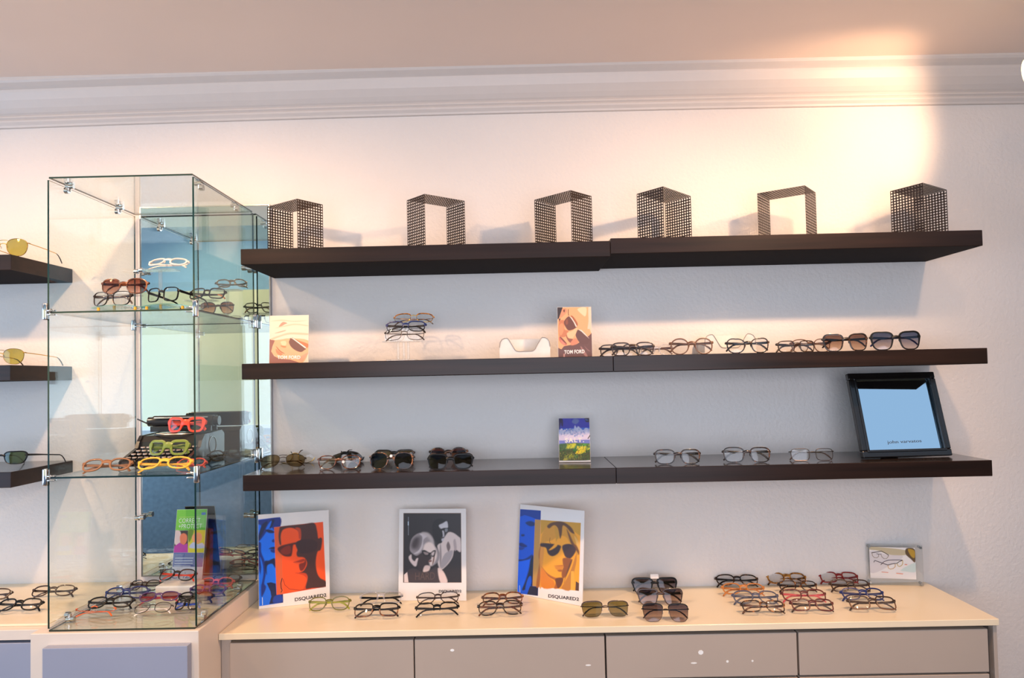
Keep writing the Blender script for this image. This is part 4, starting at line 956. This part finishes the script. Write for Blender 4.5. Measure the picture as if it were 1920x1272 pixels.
k.stroke(C3, [((200, 215, 240), 6, [(92, 1010), (96, 1095)]), ((120, 70, 24), 5, [(455, 440), (448, 490), (470, 520)])])
k.text(C3, 'DSQUARED2', (433, 1152), (800, 1194), 38, M['ink'], .024)

# face cards on the middle shelf
GF = 'small face cards on the middle shelf'
T1 = (500, 585, 12.72)
k = Card((505.5, 591.7), (579.4, 592.5), (578.5, 681.8), (504.7, 683.4), ZB, -.175).make('photo_card', 'small face card with pale hair and one tilted sunglass lens, next to the glass case', 'photo card', GF, .0022); k.easel()
k.art(T1, [((250, 226, 202), [(20, 40), (1060, 40), (1060, 1290), (20, 1290)]), ((250, 188, 142), [(75, 665), (200, 680), (380, 660), (540, 640), (990, 690), (985, 1010), (830, 1235), (560, 1150), (300, 1120), (190, 1060), (110, 950), (150, 800)], 1), ((166, 112, 100), [(60, 655), (150, 680), (195, 690), (150, 800), (108, 950), (180, 1062), (300, 1122), (560, 1145), (700, 1190), (830, 1240), (60, 1240)]),
           ((200, 156, 132), [(290, 360), (380, 250), (490, 275), (430, 305), (365, 345)], 1), ((222, 174, 146), [(190, 515), (430, 445), (445, 462), (300, 505)], 1), ((236, 200, 168), [(110, 640), (300, 570), (560, 500), (990, 520), (990, 560), (560, 545), (300, 610), (130, 680)], 1), ((240, 206, 172), [(200, 400), (480, 320), (700, 290), (990, 330), (990, 350), (700, 318), (480, 350)], 1),
           ((240, 206, 176), [(90, 230), (350, 190), (620, 220), (960, 210), (700, 245), (380, 225)], 1), ((214, 130, 90), [(600, 620), (760, 690), (985, 770), (985, 850), (920, 850)], 1), ((132, 92, 82), [(532, 745), (548, 680), (600, 640), (920, 870), (900, 920), (820, 966), (700, 932), (590, 850)], 1), ((255, 242, 230), [(592, 628), (640, 640), (938, 852), (918, 876)]),
           ((186, 102, 78), [(222, 830), (252, 852), (330, 935), (432, 1002), (380, 992), (290, 930)], 1), ((238, 146, 108), [(220, 890), (290, 945), (380, 1010), (330, 1050), (240, 990)], 1), ((255, 216, 172), [(335, 720), (450, 705), (465, 790), (380, 812)], 1), ((236, 144, 98), [(335, 808), (465, 830), (440, 862), (365, 845)], 1), ((226, 172, 140), [(770, 1100), (975, 980), (975, 1030), (850, 1190), (780, 1160)], 1)])
k.text(T1, 'TOM FORD', (255, 1128), (805, 1128), 80, M['inkwhite'], .028)
T2 = (1030, 565, 10.6)
k = Card((1048.4, 579.2), (1113, 573.3), (1110.7, 671.5), (1046.8, 673), ZB, -.20, -.19).make('photo_card', 'small tan face card of a man in dark sunglasses at the middle of the shelf', 'photo card', GF, .0022); k.easel()
k.art(T2, [((246, 176, 124), [(120, 60), (930, 40), (930, 1190), (120, 1190)]), ((240, 208, 180), [(780, 100), (885, 88), (862, 640), (800, 560), (760, 550), (778, 400)], 1), ((255, 214, 172), [(560, 160), (730, 130), (720, 300), (640, 260)], 1), ((112, 76, 70), [(176, 930), (240, 962), (290, 900), (400, 878), (540, 860), (600, 822), (620, 790), (700, 700), (780, 700), (862, 610), (858, 1145), (170, 1150)]),
           ((52, 36, 36), [(120, 60), (275, 60), (262, 146), (232, 230), (192, 345), (120, 400)]), ((224, 150, 112), [(235, 230), (262, 160), (330, 150), (350, 220), (250, 320), (200, 330)], 1), ((120, 70, 50), [(275, 180), (310, 170), (305, 220), (285, 222)], 1), ((54, 38, 38), [(190, 350), (222, 350), (205, 420), (190, 420)]),
           ((206, 128, 88), [(192, 420), (240, 380), (300, 400), (300, 560), (380, 600), (340, 700), (200, 700)], 1), ((232, 152, 106), [(200, 480), (270, 450), (290, 560), (240, 680), (196, 640)], 1), ((176, 98, 62), [(425, 290), (480, 318), (550, 420), (565, 480), (540, 492), (480, 400)], 1),
           ((112, 66, 54), [(385, 304), (440, 342), (540, 500), (520, 540), (450, 576), (380, 586), (328, 530), (290, 440), (312, 370)], 1), ((146, 84, 60), [(320, 400), (360, 360), (370, 450), (330, 470)], 1), ((252, 228, 214), [(388, 298), (450, 336), (510, 430), (546, 500), (530, 522), (482, 420), (432, 345)]),
           ((250, 196, 148), [(530, 540), (560, 550), (530, 640), (480, 720), (450, 750), (380, 730), (350, 640), (450, 600)], 1), ((150, 86, 70), [(342, 680), (380, 740), (472, 762), (430, 832), (380, 802), (338, 720)], 1), ((226, 140, 106), [(440, 800), (520, 740), (575, 830), (480, 880), (420, 870)], 1),
           ((108, 72, 66), [(570, 572), (650, 602), (780, 735), (800, 762), (760, 850), (650, 862), (578, 800), (523, 690), (540, 620)], 1), ((252, 226, 214), [(568, 562), (642, 580), (720, 660), (792, 748), (700, 668), (640, 610)]), ((206, 112, 92), [(196, 722), (250, 742), (342, 852), (330, 882), (262, 862), (200, 790)], 1), ((112, 60, 54), [(200, 712), (252, 736), (350, 850), (310, 830), (250, 770)], 1), ((230, 142, 122), [(222, 780), (262, 800), (318, 868), (262, 856)], 1),
           ((172, 124, 116), [(622, 900), (700, 990), (762, 1100), (722, 1108), (650, 1000)], 1), ((160, 112, 106), [(700, 900), (760, 960), (810, 1000), (760, 980)], 1), ((198, 150, 140), [(280, 1050), (312, 1050), (306, 1130), (280, 1130)])])
k.stroke(T2, [((96, 60, 44), 12, [(378, 165), (374, 230), (384, 292)])])
k.text(T2, 'TOM FORD', (295, 1052), (700, 1036), 72, M['inkwhite'], .028)

# landscape card on the lower shelf
SA = (1040, 780, 12.72)
k = Card((1047.5, 785.5), (1105.3, 785.1), (1107.6, 867.5), (1048.3, 868), ZC).make('landscape_card', 'small card with blue sky, clouds and green yellow bushes on the lower shelf', 'sign card', None, .003); k.easel()
k.art(SA, [((34, 52, 190), [(100, 75), (828, 70), (860, 1070), (108, 1085)]), ((36, 110, 226), [(104, 320), (842, 290), (842, 460), (104, 470)]), ((100, 122, 190), [(412, 165), (450, 92), (520, 88), (572, 110), (570, 165), (500, 212)], 1),
           ((206, 212, 246), [(104, 480), (110, 385), (150, 330), (200, 382), (260, 395), (330, 350), (382, 315), (408, 392), (455, 335), (482, 242), (525, 300), (560, 262), (620, 312), (680, 352), (740, 302), (812, 332), (842, 400), (842, 600), (104, 600)], 1), ((214, 208, 240), [(104, 480), (300, 440), (560, 400), (842, 440), (842, 590), (104, 600)], 1), ((230, 220, 246), [(250, 500), (560, 470), (800, 480), (780, 560), (300, 580)], 1), ((118, 130, 214), [(104, 606), (846, 584), (850, 668), (106, 682)]),
           ((70, 112, 44), [(106, 690), (260, 672), (500, 660), (856, 675), (860, 1066), (110, 1082)]), ((44, 94, 48), [(110, 700), (260, 690), (282, 850), (180, 862), (114, 800)], 1), ((76, 84, 48), [(110, 880), (280, 832), (440, 802), (500, 922), (640, 922), (852, 862), (858, 1066), (110, 1080)], 1), ((214, 214, 34), [(268, 792), (370, 702), (492, 670), (502, 730), (440, 782), (370, 792)], 1), ((46, 128, 60), [(436, 862), (500, 742), (600, 682), (622, 742), (520, 842)], 1),
           ((234, 214, 28), [(498, 922), (560, 822), (650, 732), (742, 752), (720, 850), (640, 912)], 1), ((232, 170, 60), [(520, 910), (560, 840), (590, 850), (570, 910)], 1), ((62, 172, 56), [(628, 722), (700, 682), (762, 692), (700, 742)], 1), ((210, 210, 40), [(750, 800), (790, 770), (850, 790), (790, 830)], 1), ((148, 160, 44), [(328, 992), (400, 932), (452, 1000), (380, 1022)], 1), ((164, 164, 70), [(198, 1070), (262, 992), (332, 1052), (260, 1078)], 1), ((60, 110, 60), [(450, 960), (520, 930), (560, 990), (500, 1030)], 1),
           ((34, 34, 60), [(716, 72), (828, 70), (832, 160), (790, 165), (740, 152)], 1), ((70, 100, 170), [(725, 95), (760, 90), (800, 120), (750, 125)], 1), ((20, 26, 80), [(100, 78), (190, 95), (196, 260), (165, 250), (150, 180), (125, 300), (112, 370), (102, 300)], 1)], soft=14, speckle=[([(214, 220, 248), (180, 190, 234), (232, 226, 248), (150, 168, 222)], 115, 835, 330, 500, 90, 34), ([(40, 80, 36), (60, 120, 50), (30, 50, 30), (90, 110, 40)], 115, 845, 690, 1060, 260, 16), ([(236, 226, 40), (210, 214, 50), (244, 200, 60)], 520, 735, 740, 900, 90, 13), ([(220, 220, 40), (190, 200, 40)], 285, 490, 680, 785, 60, 12), ([(160, 170, 60), (200, 200, 90), (70, 60, 40)], 130, 640, 880, 1060, 150, 11), ([(200, 210, 60), (80, 170, 60)], 620, 845, 680, 800, 40, 11)])
k.stroke(SA, [((34, 30, 34), 20, [(838, 480), (826, 510), (790, 560)]), ((206, 218, 232), 24, [(108, 1098), (858, 1090)])])
k.text(SA, 'SALT.', (245, 650), (702, 640), 104, M['inkwhite'], .03, space=1.25)
# its thin clear sleeve
m_ = MB().box(-k.W/2-.002, k.W/2+.002, -.0062, -.0052, 0, k.H); m_.xf(k.Mx); m_.build('acrylic_sleeve', LN['clear'], k.t)

# clear sign block with a glasses leaflet at the far end of the worktop
SB = (1615, 1010, 12.72)
k = Card((1623.6, 1018.6), (1731, 1027), (1733, 1101), (1628, 1086.6), ZK, -.014, -.044).make('sign_holder', 'clear acrylic sign block with an eyeglasses leaflet at the far end of the worktop', 'sign', None, .010, 'acryl')
print('sign lean', k.lean, k.W, k.H)
k.art(SB, [((244, 236, 230), [(190, 205), (1278, 235), (1312, 985), (214, 888)]), ((206, 188, 152), [(192, 208), (400, 212), (1060, 290), (1062, 400), (700, 400), (400, 300), (194, 270)], 1), ((226, 216, 214), [(196, 320), (620, 400), (1000, 440), (600, 700), (214, 820)], 1), ((214, 226, 218), [(940, 760), (1285, 590), (1300, 800), (1080, 800)], 1),
           ((100, 76, 48), [(1075, 245), (1272, 270), (1284, 575), (1180, 500), (1056, 380)], 1), ((196, 152, 48), [(1110, 262), (1265, 300), (1268, 470), (1180, 425)], 1)], 'leaflet')
k.stroke(SB, [((70, 54, 48), 16, [(240, 350), (330, 335), (480, 310), (560, 350), (655, 410)]), ((150, 132, 108), 12, [(252, 355), (265, 420), (310, 465), (370, 470), (410, 440), (410, 390)]), ((150, 132, 108), 12, [(470, 400), (490, 450), (540, 490), (600, 490), (640, 440), (650, 405)]), ((84, 66, 64), 12, [(360, 370), (420, 385), (480, 385)]),
              ((84, 66, 70), 16, [(295, 575), (320, 530), (400, 560), (510, 600), (630, 640)]), ((84, 66, 70), 14, [(460, 635), (540, 560), (640, 525), (800, 520), (980, 525)]), ((84, 62, 54), 14, [(630, 640), (720, 615), (800, 605), (850, 600), (900, 560), (980, 530)]), ((216, 172, 110), 14, [(632, 645), (640, 710), (690, 740), (760, 725), (805, 680), (805, 615)]), ((206, 178, 100), 14, [(850, 610), (870, 660), (905, 680), (960, 650), (985, 600), (985, 530)]),
              ((240, 176, 152), 20, [(480, 805), (640, 820)]), ((240, 170, 146), 22, [(830, 835), (990, 852)]), ((236, 150, 120), 20, [(1030, 625), (1090, 632)])])
for (fx, fz) in ((-.46, .95), (.46, .95), (-.46, .05), (.46, .05)):
    c = MB(); c.cyl((fx*k.W, -.004, fz*k.H), (fx*k.W, .016, fz*k.H), .0042, n=12); c.xf(k.Mx); c.build('standoff', M['alu'], k.t, True)
# leaflets in a holder inside the case
BR = (310, 940, 7.482)
k = Card((331, 957.5), (390, 954.5), (378, 1093), (320, 1095), ZG0, -.078).make('brochure', 'green and blue lens brochure standing on the base of the glass case', 'brochure', None, .002)
print('brochure lean', k.lean, k.W, k.H)
k.art(BR, [((108, 190, 60), [(158, 130), (600, 108), (565, 412), (132, 418)]), ((128, 205, 70), [(160, 130), (290, 118), (280, 412), (134, 418)]), ((64, 52, 48), [(130, 420), (322, 416), (316, 726), (108, 728)]), ((238, 206, 196), [(132, 430), (215, 440), (205, 620), (130, 600)], 1), ((238, 128, 88), [(205, 500), (250, 456), (300, 482), (302, 560), (260, 622), (215, 602)], 1), ((192, 62, 160), [(112, 726), (128, 640), (200, 588), (260, 622), (308, 596), (316, 726)]),
           ((216, 202, 50), [(322, 416), (566, 410), (545, 728), (318, 728)]), ((110, 140, 40), [(322, 418), (400, 416), (370, 520), (330, 580)], 1), ((242, 160, 112), [(376, 500), (430, 450), (502, 460), (512, 540), (450, 602), (390, 572)], 1), ((192, 196, 218), [(340, 660), (390, 582), (450, 610), (520, 592), (542, 662)], 1), ((36, 70, 166), [(104, 730), (545, 730), (520, 928), (85, 928)]), ((226, 228, 242), [(85, 928), (520, 928), (510, 1160), (66, 1165)]), ((70, 110, 190), [(510, 165), (568, 162), (564, 198), (508, 200)])])
k.text(BR, 'CORRECT', (190, 312), (490, 304), 62, M['inkwhite'], -.012)
k.text(BR, '+PROTECT', (186, 390), (512, 384), 62, M['inkwhite'], -.012)
k.text(BR, 'Crizal', (85, 1092), (446, 1084), 86, mat('ink_blue', (40, 70, 170), .5), -.005, .25)
k.stroke(BR, [((200, 210, 236), 12, [(138, 806), (396, 804)]), ((200, 210, 236), 12, [(134, 844), (384, 842)]), ((200, 210, 236), 12, [(130, 880), (386, 878)]), ((200, 210, 236), 12, [(124, 915), (356, 914)]), ((190, 220, 120), 7, [(200, 232), (480, 226)])])
kb = k
m_ = MB(); m_.box(-k.W/2-.003, k.W/2+.003, .0045, .0065, .002, k.H*.9); m_.xf(k.Mx); m_.build('holder_back', M['acryl'], k.t)
m_ = MB(); m_.box(-k.W/2-.003, k.W/2+.003, -.006, -.0045, .003, k.H*.42); m_.xf(k.Mx); m_.build('holder_lip', M['acryl'], k.t)

# framed tilted mirror on the lower shelf
JV = (1200, 680, 2.743)
k = Card((1588, 705), (1748, 699), (1784.5, 857), (1617.5, 862), ZC)
print('framed mirror lean', k.lean, k.W, k.H)
yaw = math.atan2(k.u.y, k.u.x)
k.t = thing('framed_mirror', 'black framed mirror leaning back at the far end of the lower shelf', 'mirror', (k.org.x, k.org.y, ZC+.0008), (0, 0, yaw)); k.k = 0
k.Mx = Matrix.Rotation(-math.radians(k.lean), 4, 'X'); fw = .021; dz = .012*math.sin(math.radians(k.lean))
k.Mx = Matrix.Translation((0, 0, dz)) @ k.Mx
W, H = k.W, k.H
m_ = MB()
for (xa, xb, za, zb) in ((-W/2, W/2, 0, fw), (-W/2, W/2, H-fw, H), (-W/2, -W/2+fw, fw, H-fw), (W/2-fw, W/2, fw, H-fw)): m_.cbox(xa, xb, -.006, .012, za, zb, .003)
for (xa, xb, za, zb) in ((-W/2+fw-.006, W/2-fw+.006, fw-.006, fw+.002), (-W/2+fw-.006, W/2-fw+.006, H-fw-.002, H-fw+.006), (-W/2+fw-.006, -W/2+fw+.002, fw, H-fw), (W/2-fw-.002, W/2-fw+.006, fw, H-fw)): m_.cbox(xa, xb, -.009, -.002, za, zb, .002)
m_.xf(k.Mx); m_.build('frame', M['blackgloss'], k.t)
m_ = MB().box(-W/2+fw-.004, W/2-fw+.004, .001, .004, fw-.004, H-fw+.004); m_.xf(k.Mx); m_.build('mirror_glass', M['bluemirror'], k.t)
k.k = -7
k.text(JV, 'john varvatos', (1275, 424), (1450, 416), 15, mat('etched_grey', (70, 84, 100), .5), .0)
h = H*.6; a = k.Mx @ Vector((0, .013, h))
m_ = MB().add([(-.02, a.y, a.z), (.02, a.y, a.z), (.03, a.y+.035, .0008), (-.03, a.y+.035, .0008), (-.02, a.y+.002, a.z), (.02, a.y+.002, a.z), (.03, a.y+.037, .0008), (-.03, a.y+.037, .0008)],
              [(0, 1, 2, 3), (4, 5, 6, 7), (0, 1, 5, 4), (1, 2, 6, 5), (2, 3, 7, 6), (3, 0, 4, 7)]); m_.build('easel_leg', M['blackgloss'], k.t)

# ------------------------------------------------------------------ lamps and daylight
WARM = (1.0, .62, .36)
def spot(name, loc, target, power, angle, blend, r=.03, col=WARM):
    l = bpy.data.lights.new(name, 'SPOT'); l.energy = power; l.color = col; l.spot_size = math.radians(angle); l.spot_blend = blend; l.shadow_soft_size = r
    o = bpy.data.objects.new(name, l); COL.objects.link(o); o.location = loc
    o.rotation_euler = (Vector(target)-Vector(loc)).to_track_quat('-Z', 'Y').to_euler(); return o
def area(name, loc, rot, sx, sy, power, col):
    l = bpy.data.lights.new(name, 'AREA'); l.shape = 'RECTANGLE'; l.size = sx; l.size_y = sy; l.energy = power; l.color = col
    o = bpy.data.objects.new(name, l); COL.objects.link(o); o.location = loc; o.rotation_euler = rot; return o
for (lx, tx, tz, pw_, cone, sp_) in ((-1.12, -.7, 1.1, 36, 116, 1.6), (-.24, .0, .95, 44, 122, 1.9), (1.85, .65, .62, 58, 122, 2.0), (2.30, 1.5, .9, 15, 100, .7)):
    spot('ceiling_spot', (lx, -1.0, 2.43), (tx, 0, tz), pw_, cone, .9)
    l = bpy.data.lights.new('spot_spill', 'POINT'); l.energy = sp_; l.color = WARM; l.shadow_soft_size = .03
    o = bpy.data.objects.new('spot_spill', l); COL.objects.link(o); o.location = (lx, -1.0, 2.36)
LP = Vector((2.192, -.50, 2.325)); LT = Vector((1.91, 0, 2.34))
spot('wall_spot', LP+(LT-LP).normalized()*.05, LT, 12.5, 90, .6)
BL_ = (.44, .68, 1.0)
area('window_light', (X0+.02, (WY0+WY1)/2, (WZ0+WZ1)/2), (0, -pi/2, 0), WZ1-WZ0, WY1-WY0, 46, BL_)
area('window_light', ((VX0+VX1)/2, YF+.02, (VZ0+VZ1)/2), (pi/2, 0, 0), VX1-VX0, VZ1-VZ0, 38, (.86, .88, 1.0))
spot('far_wall_fill', (-1.5, -2.15, 3.2), (-1.75, YF, 1.75), 75, 74, .8, .04, (1.0, .86, .55))  # unseen light, added to brighten the far wall reflected in the mirror
# lamp head seen at the frame edge
ax = (LT-LP).normalized()
lt = thing('track_spotlight', 'lit spotlight head just entering the photo edge beside the crown moulding', 'lamp', LP)
R_ = Vector((0, 0, 1)).rotation_difference(ax).to_matrix().to_4x4()
c = MB(); prof_ = [(.012, -.07), (.022, -.066), (.027, -.015), (.034, .022), (.0352, .025), (.0325, .025), (.025, -.012), (.008, -.02)]
c.lathe(prof_, (0, 0, 0), 0, 28); c.xf(R_); sg, nt, out = nodes('lamp_shade_lit'); e = nt.nodes.new('ShaderNodeEmission'); e.inputs['Color'].default_value = (1, .88, .42, 1); e.inputs['Strength'].default_value = 1.6
d_ = nt.nodes.new('ShaderNodeBsdfPrincipled'); d_.inputs['Base Color'].default_value = lin((250, 244, 200)); ad = nt.nodes.new('ShaderNodeAddShader')
nt.links.new(e.outputs[0], ad.inputs[0]); nt.links.new(d_.outputs[0], ad.inputs[1]); nt.links.new(ad.outputs[0], out.inputs['Surface'])
c.build('lamp_shade', sg, lt, True)
em, nt, out = nodes('bulb_glow'); e = nt.nodes.new('ShaderNodeEmission'); e.inputs['Color'].default_value = (1, .85, .6, 1); e.inputs['Strength'].default_value = 12; nt.links.new(e.outputs[0], out.inputs['Surface'])
c = MB(); c.cyl((0, 0, .004), (0, 0, .012), .026, n=24); c.xf(R_); c.build('bulb', em, lt, True)
tail = R_ @ Vector((0, 0, -.05))
c = MB(); c.cyl(tail, (tail.x, tail.y, CEIL-LP.z-.001), .008, n=12); c.build('arm', M['alu'], lt, True)
c = MB(); c.cyl((tail.x, tail.y, CEIL-LP.z-.02), (tail.x, tail.y, CEIL-LP.z-.0005), .05, n=24); c.build('ceiling_rose', M['alu'], lt, True)

# ------------------------------------------------------------------ world and output look
wd = bpy.data.worlds.new('world'); S.world = wd; wd.use_nodes = True
bg = wd.node_tree.nodes['Background']; bg.inputs['Color'].default_value = (.55, .75, 1.0, 1); bg.inputs['Strength'].default_value = .75
S.view_settings.view_transform = 'Standard'; S.view_settings.look = 'None'; S.view_settings.gamma = 1; S.view_settings.use_curve_mapping = False
S.view_settings.exposure = 0.13
S.cycles.max_bounces = 10; S.cycles.transparent_max_bounces = 32; S.cycles.glossy_bounces = 6; S.cycles.diffuse_bounces = 4
S.cycles.caustics_reflective = False; S.cycles.caustics_refractive = False
S.cycles.sample_clamp_indirect = 4
